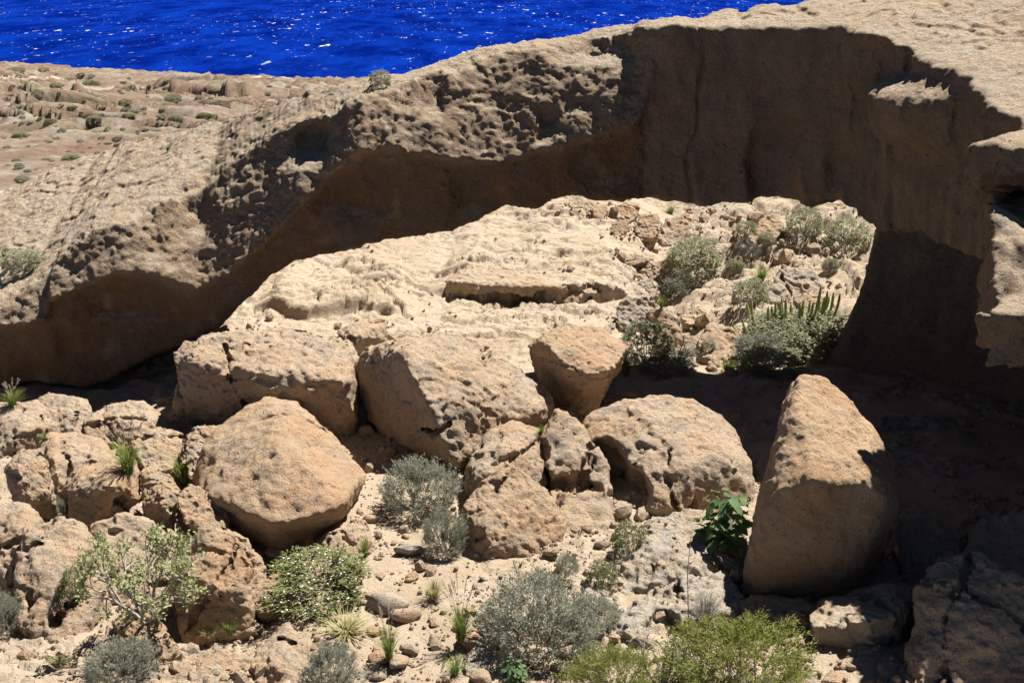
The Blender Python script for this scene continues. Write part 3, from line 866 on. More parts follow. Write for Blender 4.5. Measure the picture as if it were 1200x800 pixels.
B('rusty boulder with a scooped dark front, in the middle of the heap',
  [(77, 572), (97, 546), (135, 535), (158, 541), (165, 560), (163, 582), (135, 600), (108, 615), (79, 608)], 1.3, [(88, 575, 19.0), (138, 572, 18.9), (118, 560, 19.1)], 'orange', base=18.7, cuts=[(150, 592, 18.7, 0.3, .5, .12)])
B('small pale boulder leaning on the rusty scooped one',
  [(163, 554), (173, 546), (203, 560), (213, 582), (196, 600), (166, 592)], 0.9, [(185, 572, 19.2)], 'tan', base=18.9)
B('boulder tucked behind the large orange one, next to drooping grass',
  [(214, 515), (234, 498), (256, 500), (266, 525), (244, 555), (222, 560)], 1.0, (), 'tan', base=20.6)
B('low slab jutting from under the large orange boulder',
  [(210, 580), (222, 567), (246, 574), (268, 606), (263, 620), (246, 628), (214, 610)], 1.1, (), 'orange', base=18.0)
B('large angular block with a sloping top, right of the sparse leafy tree',
  [(203, 660), (232, 621), (250, 615), (271, 624), (298, 666), (302, 722), (290, 740), (220, 764), (208, 720)], 1.1, [(212, 675, 16.0), (290, 690, 15.9), (250, 660, 16.2)], 'orange', base=15.5, res=72)
B('big flat faced boulder with an ochre stain and a hole near its foot',
  [(30, 622), (68, 608), (101, 612), (108, 630), (104, 660), (120, 700), (104, 738), (78, 756), (45, 756), (22, 730), (18, 672)], 2.0, [(60, 690, 16.3)], 'tan', base=15.6, cuts=[(62, 728, 15.9, 0.10, .25, .13), (30, 742, 15.5, 0.3, .5, .12)], res=76)
B('steep grey flanked boulder cut off by the edge of the picture, above the silver shrub',
  [(-30, 592), (27, 590), (50, 607), (38, 640), (24, 680), (3, 698), (-30, 700)], 1.5, [(34, 625, 17.6)], 'tan', base=17.0)
B('pale slab standing behind the branches of the sparse leafy tree',
  [(104, 614), (142, 602), (178, 612), (204, 630), (208, 672), (189, 705), (120, 705)], 1.4, (), 'tan', base=16.7)
B('small wedge of rock at the foot of the sparse leafy tree',
  [(128, 728), (152, 712), (182, 719), (207, 760), (189, 776), (142, 762)], 0.6, [(160, 750, 14.95)], 'orange', base=14.8)
B('pale rock below the sharp corner of the large orange boulder',
  [(348, 660), (362, 640), (392, 620), (425, 610), (440, 632), (436, 668), (380, 680)], 1.2, (), 'tan', base=17.1)
B('ridged boulder at the bottom edge between two silver shrubs',
  [(285, 792), (305, 757), (336, 732), (358, 746), (366, 790), (362, 825), (286, 825)], 1.3, [(325, 780, 14.2)], 'tan', base=13.8)
B('low rounded boulder at the bottom edge under the angular block',
  [(180, 795), (216, 768), (256, 760), (297, 770), (302, 800), (292, 830), (182, 830)], 1.2, (), 'tan', base=13.5)
B('grey rock peeping out beside the largest silver shrub',
  [(556, 718), (570, 700), (592, 700), (604, 730), (590, 752), (568, 754)], 0.6, [(575, 725, 15.3)], 'grey', base=15.1, name='rock', cat='rock')
B('flat whitish rock at the bottom edge, just left of the sandy track',
  [(396, 800), (410, 782), (440, 776), (470, 786), (486, 806), (470, 830), (400, 830)], 0.8, (), 'grey', base=13.6)
B('low whitish rock below the plumed yellow grass',
  [(545, 775), (556, 756), (575, 752), (592, 775), (590, 810), (552, 812)], 0.7, (), 'grey', base=13.9, name='rock', cat='rock')
B('reddish rock half hidden beneath the white flowered bush',
  [(293, 705), (302, 680), (325, 672), (345, 690), (340, 715), (305, 720)], 0.5, (), 'orange', base=15.9, name='rock', cat='rock')
# behind the arch: slab edge, gully and slope
B('square block with a notch, on the slab between the two great boulders',
  [(396, 390), (420, 375), (453, 372), (452, 396), (420, 414), (400, 412)], 1.2, [(415, 395, 27.2)], 'tan', base=27.4)
B('small pale rock in the gap left of the broad pale boulder',
  [(203, 415), (216, 400), (240, 401), (230, 440), (208, 440)], 0.7, (), 'tan', base=24.6, name='rock', cat='rock')
HB = lambda label, pts, dY=0.7, mat='tan', **k: B(label, pts, dY, (), mat, name='rock', cat='rock', res=44, group='rocks in the gully beyond the arch', **k)
HB('long tan rock touching the underside of the arch, first of the gully rocks', [(667, 234), (680, 230), (697, 233), (700, 242), (686, 250), (669, 244)])
HB('small round rock between the first two large gully rocks', [(694, 244), (710, 239), (713, 248), (705, 256), (696, 253)], 0.5)
HB('rusty cube shaped rock at the upper end of the gully', [(720, 242), (734, 236), (750, 243), (747, 255), (734, 261), (720, 257)], 0.7, 'orange')
HB('little square rock just below the rusty cube shaped one', [(715, 270), (725, 256), (737, 261), (735, 270), (726, 277)], 0.5, 'orange')
HB('split tan rock beside the biggest pale rock of the gully', [(743, 266), (751, 251), (770, 250), (776, 265), (767, 278), (750, 281)], 0.8)
HB('biggest pale rock of the gully, above the round grey green bush', [(771, 276), (783, 256), (809, 250), (828, 265), (822, 281), (777, 289)], 1.0)
HB('grey rock with a round hole through its face', [(746, 337), (753, 328), (763, 326), (771, 336), (766, 348), (750, 349)], 0.5, 'grey', cuts=[(760, 338, 31.0, .12, .5, .12)])
HB('wide dark grey rock in front of the pale sandy strip', [(722, 360), (734, 347), (763, 347), (771, 360), (761, 378), (728, 384)], 0.6, 'grey')
HB('tilted rock with a rounded lower end, beside the bush in the gully', [(758, 367), (776, 360), (796, 373), (802, 396), (787, 407), (776, 392)], 0.7)
HB('large pale boulder left of the tall candelabra spurge', [(816, 400), (832, 376), (850, 381), (868, 389), (866, 416), (838, 428), (820, 417)], 1.2)
HB('low flat rock lodged above the large pale boulder', [(798, 370), (822, 360), (836, 369), (826, 380), (803, 379)], 0.6)
HB('dark upright rock on the slope with a bush on each side', [(860, 290), (867, 277), (876, 273), (882, 286), (878, 299), (864, 300)], 0.5, 'grey')
HB('angular outcrop on the slope, shaded on its near end', [(899, 345), (908, 325), (917, 313), (952, 317), (964, 338), (926, 353), (903, 355)], 1.0, 'grey')
HB('long pale outcrop high on the slope under the arch', [(872, 296), (880, 270), (890, 257), (910, 251), (922, 269), (905, 285)], 1.2)
HB('small tan rock under the sandy bend of the gully', [(746, 316), (758, 307), (768, 306), (777, 317), (764, 328)], 0.5)
HB('thin flat rock lying on the edge of the smooth slab', [(727, 304), (740, 299), (752, 298), (761, 306), (738, 311)], 0.4)
HB('rounded rock hard against the foot of the round bush', [(776, 320), (785, 305), (800, 304), (806, 318), (795, 328), (780, 329)], 0.5)
HB('pale rock halfway between the spurge clump and the angular outcrop', [(930, 352), (945, 342), (965, 347), (968, 360), (948, 366)], 0.5)
HB('knobby rock in the shade line below the gully bush', [(802, 398), (812, 392), (820, 402), (815, 415), (804, 412)], 0.4)
HB('narrow ridge of rock at the rim of the arch shadow', [(698, 464), (712, 456), (740, 454), (748, 461), (730, 468), (702, 470)], 0.5)
HB('small pale stone block above the grey outcrop on the slope', [(905, 300), (915, 292), (930, 294), (932, 304), (915, 309)], 0.5)
HB('pale wedge on the slope below the topmost grey bush', [(928, 288), (940, 283), (955, 288), (950, 298), (932, 299)], 0.5)
B('broken ledge across the slab with a long dark recess under its lip',
  [(520, 326), (546, 317), (600, 313), (650, 315), (682, 322), (676, 346), (642, 358), (560, 364), (528, 352)], 1.6, [(535, 330, 31.6), (600, 336, 31.45), (665, 336, 31.5)], 'tan', base=31.4, th=1.2, res=100, name='rock_ledge', cat='rock ledge',
  cuts=[(592, 355, 31.2, 1.15, 0.75, 0.26), (640, 349, 31.2, 0.45, 0.6, 0.24)])
B('jointed rock block ending the broken ledge on the gully side',
  [(640, 338), (668, 322), (705, 328), (738, 345), (722, 358), (680, 366), (646, 364)], 1.3, [(690, 342, 31.5)], 'tan', base=31.3, th=1.0, name='rock_ledge', cat='rock ledge')
B('dark sided rock at the back of the hollow left of the massive central boulder',
  [(395, 470), (415, 452), (440, 470), (448, 515), (430, 545), (398, 540)], 1.0, (), 'tan', base=22.6, name='rock', cat='rock')
B('rock sheltering under the cleft of the wedge boulder',
  [(628, 500), (640, 480), (668, 478), (684, 492), (670, 512), (640, 515)], 0.8, (), 'tan', base=21.9, name='rock', cat='rock')
B('rounded block bridging the heap and the large angular block',
  [(246, 640), (262, 622), (290, 632), (312, 668), (306, 700), (262, 690)], 0.9, (), 'tan', base=16.6, name='rock', cat='rock')
B('flat rock in the sand between the pitted grey boulder and the largest silver shrub',
  [(676, 700), (690, 688), (712, 690), (716, 708), (694, 718)], 0.5, (), 'grey', name='rock', cat='rock')
B('broken rock at the foot of the flat faced boulder',
  [(86, 762), (104, 742), (132, 746), (140, 768), (112, 782), (90, 778)], 0.6, (), 'tan', base=14.7, name='rock', cat='rock')
B('squat rock in the shade behind the lichen block',
  [(1000, 690), (1018, 655), (1048, 650), (1062, 690), (1050, 712), (1010, 712)], 0.9, (), 'tan', base=16.2, name='rock', cat='rock')
B('long pale rock at the bottom edge in front of the small wedge of rock',
  [(96, 820), (108, 792), (150, 780), (186, 790), (194, 815), (170, 836), (104, 836)], 0.8, (), 'tan', base=13.3, name='rock', cat='rock')
# loose stones, each an object of its own
def stone_mesh(seed):
    r = np.random.default_rng(seed)
    bm = bmesh.new()
    bmesh.ops.create_icosphere(bm, subdivisions=3, radius=0.5)
    V = np.array([v.co[:] for v in bm.verts], F32)
    Q = np.array([[v.index for v in f.verts] for f in bm.faces])
    bm.free()
    n = r.normal(size=(13, 3))
    n /= np.linalg.norm(n, axis=1)[:, None]
    h = r.uniform(0.30, 0.46, 13)
    d = V / np.linalg.norm(V, axis=1)[:, None]
    dn = np.maximum(d @ n.T, 1e-3)
    rr = np.minimum((h / dn).min(1), 0.6)
    V = d * rr[:, None] * np.array([1, .8, .62], F32)
    V = V * (1 + 0.07 * fbm(V, 3.5, 3, seed))[:, None]
    return V.astype(F32), Q
STONES = [mesh_np('stone', *stone_mesh(k), M[('tan', 'tan', 'grey', 'orange')[k % 4]]) for k in range(10)]

def stone(label, px, py, s, group, k):
    x, y, z = hit(px, py)
    o = link('stone', STONES[k % 10])
    o.location = (x, y, z + 0.16 * s)
    o.scale = (s, s, s)
    o.rotation_euler = (random.uniform(-.3, .3), random.uniform(-.3, .3), random.uniform(0, 6.3))
    return tag(o, label, 'stone', group)

for k, (lab, px, py, s) in enumerate([
    ('pale oval stone on the sand below the silver shrub at the hollow', 434, 612, .30), ('grey stone on the sandy track halfway to the white flowered bush', 474, 624, .26),
    ('flat dark edged stone in the middle of the sandy track', 480, 649, .46), ('round grey stone next to the yellow grass tuft', 446, 776, .34),
    ('larger grey stone touching the round grey one by the grass', 467, 782, .40), ('whitish stone on the track right of the yellow grass tuft', 481, 765, .24),
    ('flat stone at the end of the white flowered bush', 452, 712, .6), ('pale stone under the big leaves of the broad leaved plant', 858, 632, .26),
    ('block of stone fallen beside the dry grey twigs', 847, 712, .5), ('reddish stone on the slab beside the pyramid boulder', 706, 640, .24)]):
    stone(lab, px, py, s, None, k)
rs = np.random.default_rng(5)
n = 0
while n < 225:
    px, py = rs.uniform(300, 720), rs.uniform(600, 812)
    if n > 90:
        px, py = rs.uniform(20, 1000), rs.uniform(560, 812)
    stone('small loose stone scattered on the sandy ground in front of the boulders', px, py, float(rs.choice([.06, .08, .11, .15, .22, .32, .42], p=[.2, .25, .22, .15, .09, .06, .03])), 'loose stones on the foreground sand', n)
    n += 1
n = 0
while n < 70:
    px, py = rs.uniform(700, 980), rs.uniform(245, 440)
    stone('small loose stone lying on the slope and gully beyond the arch', px, py, float(rs.choice([.08, .13, .2, .3], p=[.4, .3, .2, .1])), 'loose stones on the slope beyond the arch', n)
    n += 1
def gravel():
    bm = bmesh.new()
    bmesh.ops.create_icosphere(bm, subdivisions=1, radius=0.5)
    V0 = np.array([v.co[:] for v in bm.verts], F32)
    T0_ = np.array([[v.index for v in f.verts] for f in bm.faces])
    bm.free()
    g = np.random.default_rng(21)
    y = np.concatenate([g.uniform(11.5, 23.5, 15000), g.uniform(27, 40, 7000)])
    x = g.uniform(-0.5, 0.5, len(y)) * y
    q = np.stack([x, y, 0 * x], 1)
    keep = fbm(q, 0.9, 3, 81) + g.normal(size=len(y)) * 0.25 - 0.45 * ((y > 26) & (x < 3.2)) > 0.12
    x, y = x[keep], y[keep]
    for ob in [o for o in COL.objects if o.get('category') in ('boulder', 'rock')]:
        w_, d_ = max(ob.dimensions.x, .3) / 2, max(ob.dimensions.y, .3) / 2
        m = int(45 * (w_ + d_))
        a = g.uniform(0, 6.283, m)
        f_ = 0.85 + 0.35 * np.abs(g.normal(size=m))
        x = np.concatenate([x, ob.location.x + np.cos(a) * w_ * f_])
        y = np.concatenate([y, ob.location.y + np.sin(a) * d_ * f_])
    z = terrain(x, y)[0]
    s = 0.018 * (1 + g.pareto(2.2, len(x))).clip(1, 8.5) * np.where(y > 26, 1.6, 1)
    A = g.normal(size=(len(x), 3, 3))
    A = np.linalg.qr(A)[0]
    V = (V0[None] * g.uniform(0.75, 1.2, (len(x), len(V0), 1)) * g.uniform(0.6, 1.1, (len(x), 1, 3))) @ A
    V = V * s[:, None, None] * 2 + np.stack([x, y, z + s * 0.35], 1)[:, None]
    T = T0_[None] + (np.arange(len(x)) * len(V0))[:, None, None]
    tag(link('gravel', mesh_np('gravel', V.reshape(-1, 3), T.reshape(-1, 3), M['tan'], smooth=False)), kind='stuff')
gravel()
print('rocks', round(time.time() - T0, 1))
#@@ENDROCKS
# ------------------------------------------------------------------ plants: leaf by leaf
def unit(v):
    return v / (np.linalg.norm(v, axis=-1, keepdims=True) + 1e-9)

def leaf_quads(c, d, n, L, W):
    """one four-cornered leaf at each c, pointing along d, with blade normal n"""
    d = unit(d)
    side = unit(np.cross(d, n)) * np.asarray(W).reshape(-1, 1)
    L = np.asarray(L).reshape(-1, 1)
    up = unit(np.cross(side, d)) * L * 0.08
    V = np.stack([c, c + d * L * 0.5 + side + up, c + d * L, c + d * L * 0.5 - side + up], 1).reshape(-1, 3)
    return V, np.arange(len(V)).reshape(-1, 4)

def tubes(paths, radii, seg=5):
    Vs, Qs, n = [], [], 0
    for P, rr in zip(paths, radii):
        P = np.asarray(P, float)
        k = len(P)
        rr = np.linspace(rr[0], rr[1], k) if np.ndim(rr) and len(rr) == 2 else np.full(k, rr)
        T = unit(np.gradient(P, axis=0))
        ref = np.where(np.abs(T[:, 2:3]) > 0.9, np.array([[1., 0, 0]]), np.array([[0, 0, 1.]]))
        A = unit(np.cross(T, ref))
        Bv = np.cross(T, A)
        a = np.arange(seg) * 2 * np.pi / seg
        ring = P[:, None] + rr[:, None, None] * (np.cos(a)[None, :, None] * A[:, None] + np.sin(a)[None, :, None] * Bv[:, None])
        Vs.append(ring.reshape(-1, 3))
        for i in range(k - 1):
            for j in range(seg):
                j2 = (j + 1) % seg
                Qs.append((n + i * seg + j, n + i * seg + j2, n + (i + 1) * seg + j2, n + (i + 1) * seg + j))
        n += k * seg
    return np.concatenate(Vs), np.array(Qs)

def dome(r, n, flat=0.0, lump=0.25):
    """points through an uneven dome 1 m wide and 1 m high standing on the origin, denser outside"""
    d = unit(r.normal(size=(n * 3, 3)))
    d = d[d[:, 2] > -0.55][:n]
    lobes = unit(r.normal(size=(9, 3)))
    bump = np.max(d @ lobes.T, 1)
    rad = (1 - lump) + lump * (bump * 1.6 - 0.6)
    rad *= r.uniform(0.45, 1.0, len(d)) ** 0.45
    P = d * rad[:, None] * np.array([0.5, 0.5, 0.62])
    P[:, 2] = np.maximum(P[:, 2] + 0.36, 0.03)
    return P, d

def build_parts(foliage, stems, flowers, mats):
    out = []
    if foliage is not None:
        out.append(('foliage', mesh_np('foliage', *foliage, M[mats[0]], smooth=False)))
    if stems is not None:
        out.append(('stem', mesh_np('stem', *stems, M[mats[1]])))
    if flowers is not None:
        out.append(('blossoms', mesh_np('blossoms', *flowers, M[mats[2]], smooth=False)))
    return out

def stems_to(r, tips, n, rad=0.012):
    ps = []
    for t in tips[r.choice(len(tips), n, replace=False)]:
        b = np.array([t[0] * 0.12 + r.normal() * 0.03, t[1] * 0.12 + r.normal() * 0.03, -0.06])
        m = b * 0.45 + t * 0.55 + np.array([0, 0, -0.04]) + r.normal(size=3) * 0.03
        ps.append(np.array([b, (b + m) / 2 + r.normal(size=3) * 0.02, m, t * (1 if r.uniform() < .6 else 1.14)]))
    return tubes(ps, [(rad, rad * 0.3)] * len(ps), 4)

def make_shrub(kind, seed):
    r = np.random.default_rng(seed)
    fl = None
    if kind in ('silver', 'feathery'):
        tips, d = dome(r, 470 if kind == 'silver' else 460, lump=0.52)
        up = np.array([0, 0, 1.0])
        C, D, Nn, L, W = [], [], [], [], []
        for t, dd in zip(tips, d):
            ax = unit(dd * 0.75 + up * (1.0 if kind == 'silver' else 0.5) + r.normal(size=3) * 0.22)
            ln = r.uniform(0.10, 0.24)
            k = 30 if kind == 'silver' else 30
            s = r.uniform(-0.5, 1, k)[:, None]
            c = t + ax * ln * s * 0.8 + r.normal(size=(k, 3)) * 0.010
            C.append(c)
            D.append(unit(ax[None] + r.normal(size=(k, 3)) * (0.45 if kind == 'silver' else 0.6)))
            Nn.append(r.normal(size=(k, 3)))
            L.append(r.uniform(0.025, 0.055, k))
            W.append(np.full(k, 0.0056 if kind == 'silver' else 0.0042))
        fol = leaf_quads(*(np.concatenate(q) for q in (C, D, Nn, L, W)))
        mats = ('silver', 'bark', 'yellow') if kind == 'silver' else ('lime', 'bark', 'yellow')
        st = stems_to(r, tips, 30, 0.008)
        if kind == 'silver':
            q = tips[r.choice(len(tips), 40)] * 1.03 + r.normal(size=(40, 3)) * 0.01
            fl = leaf_quads(q, r.normal(size=(40, 3)), r.normal(size=(40, 3)), np.full(40, 0.018), np.full(40, 0.008))
    elif kind in ('round', 'olive', 'scrub'):
        n = {'round': 520, 'olive': 720, 'scrub': 400}[kind]
        tips, d = dome(r, n, lump=0.36 if kind == 'round' else 0.55)
        k = 14
        C = np.repeat(tips, k, 0) + r.normal(size=(n * k, 3)) * (0.012 if kind == 'round' else 0.022)
        ax = unit(np.repeat(d, k, 0) * 0.6 + np.array([0, 0, 0.6]))
        D = unit(ax + r.normal(size=C.shape) * 0.75)
        fol = leaf_quads(C, D, ax + r.normal(size=C.shape) * 0.5, r.uniform(0.025, 0.05, len(C)), r.uniform(0.007, 0.012, len(C)))
        mats = ({'round': 'greygreen', 'olive': 'olive', 'scrub': 'green'}[kind], 'bark', 'petal')
        st = stems_to(r, tips, 40, 0.009)
        if kind == 'scrub':
            q = tips[r.choice(len(tips), 330)] + unit(r.normal(size=(330, 3))) * 0.025 + np.array([0, 0, 0.025])
            q = np.repeat(q, 4, 0)
            fl = leaf_quads(q, r.normal(size=q.shape) * np.array([1, 1, .25]), np.array([[0, 0, 1.]]) + r.normal(size=q.shape) * .2, np.full(len(q), 0.010), np.full(len(q), 0.0055))
    elif kind == 'twiggy':
        tips, d = dome(r, 260, lump=0.3)
        ps = [np.array([t * 0.25, t * 0.6 + r.normal(size=3) * 0.03, t, t + unit(d_ + r.normal(size=3) * .5) * 0.12]) for t, d_ in zip(tips, d)]
        st = tubes(ps, [(0.006, 0.002)] * len(ps), 3)
        c = np.repeat(tips, 3, 0) + r.normal(size=(len(tips) * 3, 3)) * 0.03
        fol = leaf_quads(c, r.normal(size=c.shape), r.normal(size=c.shape), np.full(len(c), 0.025), np.full(len(c), 0.006))
        mats = ('greygreen', 'dead', None)
    elif kind in ('grass', 'drygrass', 'plumed'):
        n = 210
        V, Q = [], []
        a = r.uniform(0, 6.28, n)
        reach, hgt = r.uniform(0.1, 0.5, n), r.uniform(0.35, 0.95, n)
        if kind == 'drygrass':
            hgt *= 0.7
        dirs = np.stack([np.cos(a), np.sin(a), 0 * a], 1)
        side = np.stack([-np.sin(a), np.cos(a), 0 * a], 1)
        b = dirs * r.uniform(0, 0.10, n)[:, None]
        ts = np.array([0, .35, .7, 1.0])
        pts = b[:, None] + dirs[:, None] * (reach[:, None] * ts ** 1.8)[..., None] + np.array([0, 0, 1.]) * (hgt[:, None] * (ts * 1.25 - 0.42 * ts ** 2.6))[..., None]
        wd = np.array([1, .9, .6, .08]) * 0.007
        V = np.stack([pts - side[:, None] * wd[None, :, None], pts + side[:, None] * wd[None, :, None]], 2).reshape(-1, 3)
        i = (np.arange(n)[:, None] * 8 + np.array([0, 2, 4])[None]).ravel()
        Q = np.stack([i, i + 1, i + 3, i + 2], 1)
        fol = (V, Q)
        st = None
        mats = ('drygrass' if kind == 'drygrass' else 'grass', 'drygrass', 'plume')
        if kind == 'plumed':
            ps, c, d = [], [], []
            for _ in range(11):
                a_ = r.uniform(0, 6.28)
                o = np.array([math.cos(a_), math.sin(a_), 0]) * r.uniform(0.1, 0.4)
                p = np.array([o * 0.1, o * 0.4 + [0, 0, .6], o * 0.8 + [0, 0, 1.0], o * 1.15 + [0, 0, r.uniform(1.15, 1.35)]])
                ps.append(p)
                m = 60
                t = r.uniform(0, 1, (m, 1))
                c.append(p[2] * (1 - t) + p[3] * t)
                d.append(unit((p[3] - p[2])[None] * 2 + r.normal(size=(m, 3)) * 0.25))
            st = tubes(ps, [(0.004, 0.003)] * len(ps), 3)
            c, d = np.concatenate(c), np.concatenate(d)
            fl = leaf_quads(c, d, r.normal(size=c.shape), np.full(len(c), 0.05), np.full(len(c), 0.005))
    elif kind == 'broad':
        V, Q, ps, n = [], [], [], 0
        for k in range(92):
            a_ = r.uniform(0, 6.28)
            h = r.uniform(0.10, 0.95)
            rad = r.uniform(0.10, 0.46) * (1 - 0.35 * h)
            o = np.array([math.cos(a_) * rad, math.sin(a_) * rad, h])
            d = unit(np.array([math.cos(a_), math.sin(a_), r.uniform(-.9, .1)]) + r.normal(size=3) * 0.2)
            nrm = unit(np.array([math.cos(a_) * .4, math.sin(a_) * .4, 1]) + r.normal(size=3) * 0.25)
            sd_ = unit(np.cross(d, nrm))
            nrm = np.cross(sd_, d)
            L = r.uniform(0.17, 0.30)
            for t, w, z in ((0, .10, 0), (.22, .40, -.02), (.55, .34, .01), (.82, .17, -.03), (1, .02, -.10)):
                for s_ in (-1, 0, 1):
                    V.append(o + d * L * t + sd_ * s_ * w * L + nrm * (z * L + abs(s_) * 0.05 * L))
            for i in range(4):
                for j in range(2):
                    Q.append((n + i * 3 + j, n + i * 3 + j + 1, n + i * 3 + j + 4, n + i * 3 + j + 3))
            n += 15
            ps.append(np.array([(0, 0, -.05), (o[0] * .3, o[1] * .3, h * .55), o]))
        fol = (np.array(V), np.array(Q))
        st = tubes(ps[:26], [(0.014, 0.006)] * 26, 5)
        mats = ('broad', 'grass', None)
        p = build_parts(fol, st, None, mats)
        p[0][1].polygons.foreach_set('use_smooth', np.ones(len(Q), bool))
        return p
    elif kind == 'tree':
        paths, rad, tips = [], [], []
        def grow(p, d, ln, rr, lvl):
            q = p + d * ln * 0.5 + r.normal(size=3) * ln * 0.06
            e = p + d * ln + np.array([0, 0, 0.05 * ln])
            paths.append(np.array([p, q, e]))
            rad.append((rr, rr * 0.7))
            if lvl == 0:
                tips.append(e)
                return
            for _ in range(3 if lvl > 1 else 2 + int(r.uniform() > .5)):
                nd = unit(d + r.normal(size=3) * 0.55 + np.array([0, 0, 0.12]))
                grow(e, nd, ln * r.uniform(0.62, 0.82), rr * 0.62, lvl - 1)
        for k in range(6):
            a_ = k * 1.05 + r.uniform(-.3, .3)
            grow(np.array([0, 0, -0.05]), unit(np.array([math.cos(a_) * .7, math.sin(a_) * .7, 0.85])), 0.30, 0.020, 3)
        tips = np.array(tips)
        st = tubes(paths, rad, 5)
        keep = tips
        c = np.repeat(keep, 16, 0) + r.normal(size=(len(keep) * 16, 3)) * 0.026
        fol = leaf_quads(c, r.normal(size=c.shape) + np.array([0, 0, .6]), r.normal(size=c.shape) * .5 + np.array([0, 0, 1.]), r.uniform(0.03, 0.05, len(c)), r.uniform(0.010, 0.015, len(c)))
        mats = ('pale', 'bark', None)
    elif kind == 'deadwood':
        ps, rr = [], []
        for k in range(16):
            a_ = r.uniform(0, 6.28)
            e = np.array([math.cos(a_) * r.uniform(.1, .5), math.sin(a_) * r.uniform(.1, .5), r.uniform(.4, 1.0)])
            m = e * 0.5 + r.normal(size=3) * 0.06
            ps.append(np.array([(0, 0, -.05), m * .5, m, e]))
            rr.append((0.022, 0.005))
            for _ in range(3):
                f = m + (e - m) * r.uniform(.1, .9)
                ps.append(np.array([f, f + r.normal(size=3) * 0.05, f + unit(r.normal(size=3) + [0, 0, .5]) * .2]))
                rr.append((0.006, 0.002))
        return build_parts(None, tubes(ps, rr, 5), None, (None, 'dead', None))
    return build_parts(fol, st, fl, mats)

PROTO = {}
def proto(kind, k):
    if (kind, k) not in PROTO:
        PROTO[kind, k] = make_shrub(kind, 1000 + 17 * k + len(kind))
    return PROTO[kind, k]

bpy.context.view_layer.update()
DG = bpy.context.evaluated_depsgraph_get()
EYE = Vector((0, 0, CAM_Z))

def drop(px, py):
    a, b = (px - 600) / FPX, (400 - py) / FPX
    d = Vector((a, CP + b * SP, -SP + b * CP)).normalized()
    ok, loc = SC.ray_cast(DG, EYE, d)[:2]
    return loc

NAMES = {'silver': ('silver_shrub', 'shrub'), 'feathery': ('feathery_shrub', 'shrub'), 'round': ('round_shrub', 'shrub'), 'olive': ('leafy_shrub', 'shrub'), 'scrub': ('flowering_shrub', 'shrub'), 'twiggy': ('twiggy_shrub', 'shrub'),
         'grass': ('grass_tuft', 'grass tuft'), 'drygrass': ('grass_tuft', 'grass tuft'), 'plumed': ('grass_tuft', 'grass tuft'), 'broad': ('broad_leaved_plant', 'plant'), 'tree': ('small_tree', 'tree'), 'deadwood': ('dead_bush', 'dead bush')}
PK = [0]

def plant(kind, px, py, wpx, hpx, label, group=None, parts=True, sink=0.05, ground=False):
    """a plant whose foot shows at (px, py); its width and height are read off the photo there"""
    PK[0] += 1
    p = Vector(hit(px, py, 26.4)) if ground else drop(px, min(py, 798))
    if py > 798:
        x, y, z = hit(px, 798)
        s = (py - 798) / 60.0
        p = Vector((x, y - s, gz(x, y - s)))
    w = p.y * CP - (p.z - CAM_Z) * SP
    W, Hh = wpx * w / FPX, hpx * w / FPX
    if kind in ('silver', 'scrub', 'round', 'olive', 'feathery') and wpx > 30 and py < 798 and not ground:   # the foot seen is the near rim: step back to the middle
        back = 0.13 * wpx
        p2 = drop(px, py - back)
        if abs(p2.y - p.y) < 1.2 * W:
            p = p2
        else:
            p = p + Vector((0, 0.35 * W, 0))
        Hh = max(0.5 * Hh, Hh - back * w / FPX)
    nm, cat = NAMES[kind]
    o = empty(nm, (p.x, p.y, p.z - sink * Hh), label, cat, group, random.uniform(0, 6.28), (W * 1.08, W * 1.08, Hh))
    for n, me in proto(kind, PK[0] % 3):
        if not parts and n == 'blossoms':
            continue
        c = link({'foliage': 'crown', 'stem': 'trunk'}.get(n, n) if kind == 'tree' else n, me, o)
    return o

P_ = plant
# silver shrubs
P_('silver', 492, 606, 86, 78, 'feathery silver shrub at the mouth of the hollow under the massive central boulder')
P_('silver', 521, 655, 50, 66, 'narrow silver shrub just below the one at the hollow')
P_('silver', 634, 780, 132, 118, 'largest silver shrub, below the pyramid shaped boulder')
P_('silver', 388, 808, 62, 60, 'silver shrub at the bottom edge right of the ridged boulder')
P_('silver', 148, 806, 80, 62, 'silver shrub at the bottom edge below the sparse leafy tree')
P_('silver', 4, 748, 50, 60, 'silver shrub cut by the edge of the picture under the flat faced boulder')
P_('silver', 694, 742, 62, 50, 'thin low silver shrub beside the low whitish grey boulder')
P_('silver', 796, 348, 44, 30, 'blue grey shrub in front of the large round bush of the gully')
P_('silver', 664, 672, 26, 26, 'little silver sprig against the hollow of the pyramid shaped boulder')
P_('silver', 66, 605, 22, 26, 'small grey shrub below the small upright boulder in the heap')
# green shrubs with white flowers
P_('scrub', 378, 712, 160, 66, 'widest green shrub, sprinkled with white flowers, below the large orange boulder')
P_('scrub', 738, 656, 48, 54, 'white flowered green shrub beside the pitted grey boulder')
P_('scrub', 706, 692, 42, 42, 'small dark green flowering shrub nearest the largest silver shrub')
P_('scrub', 88, 700, 46, 42, 'dark green cushion of leaves on the flat faced boulder')
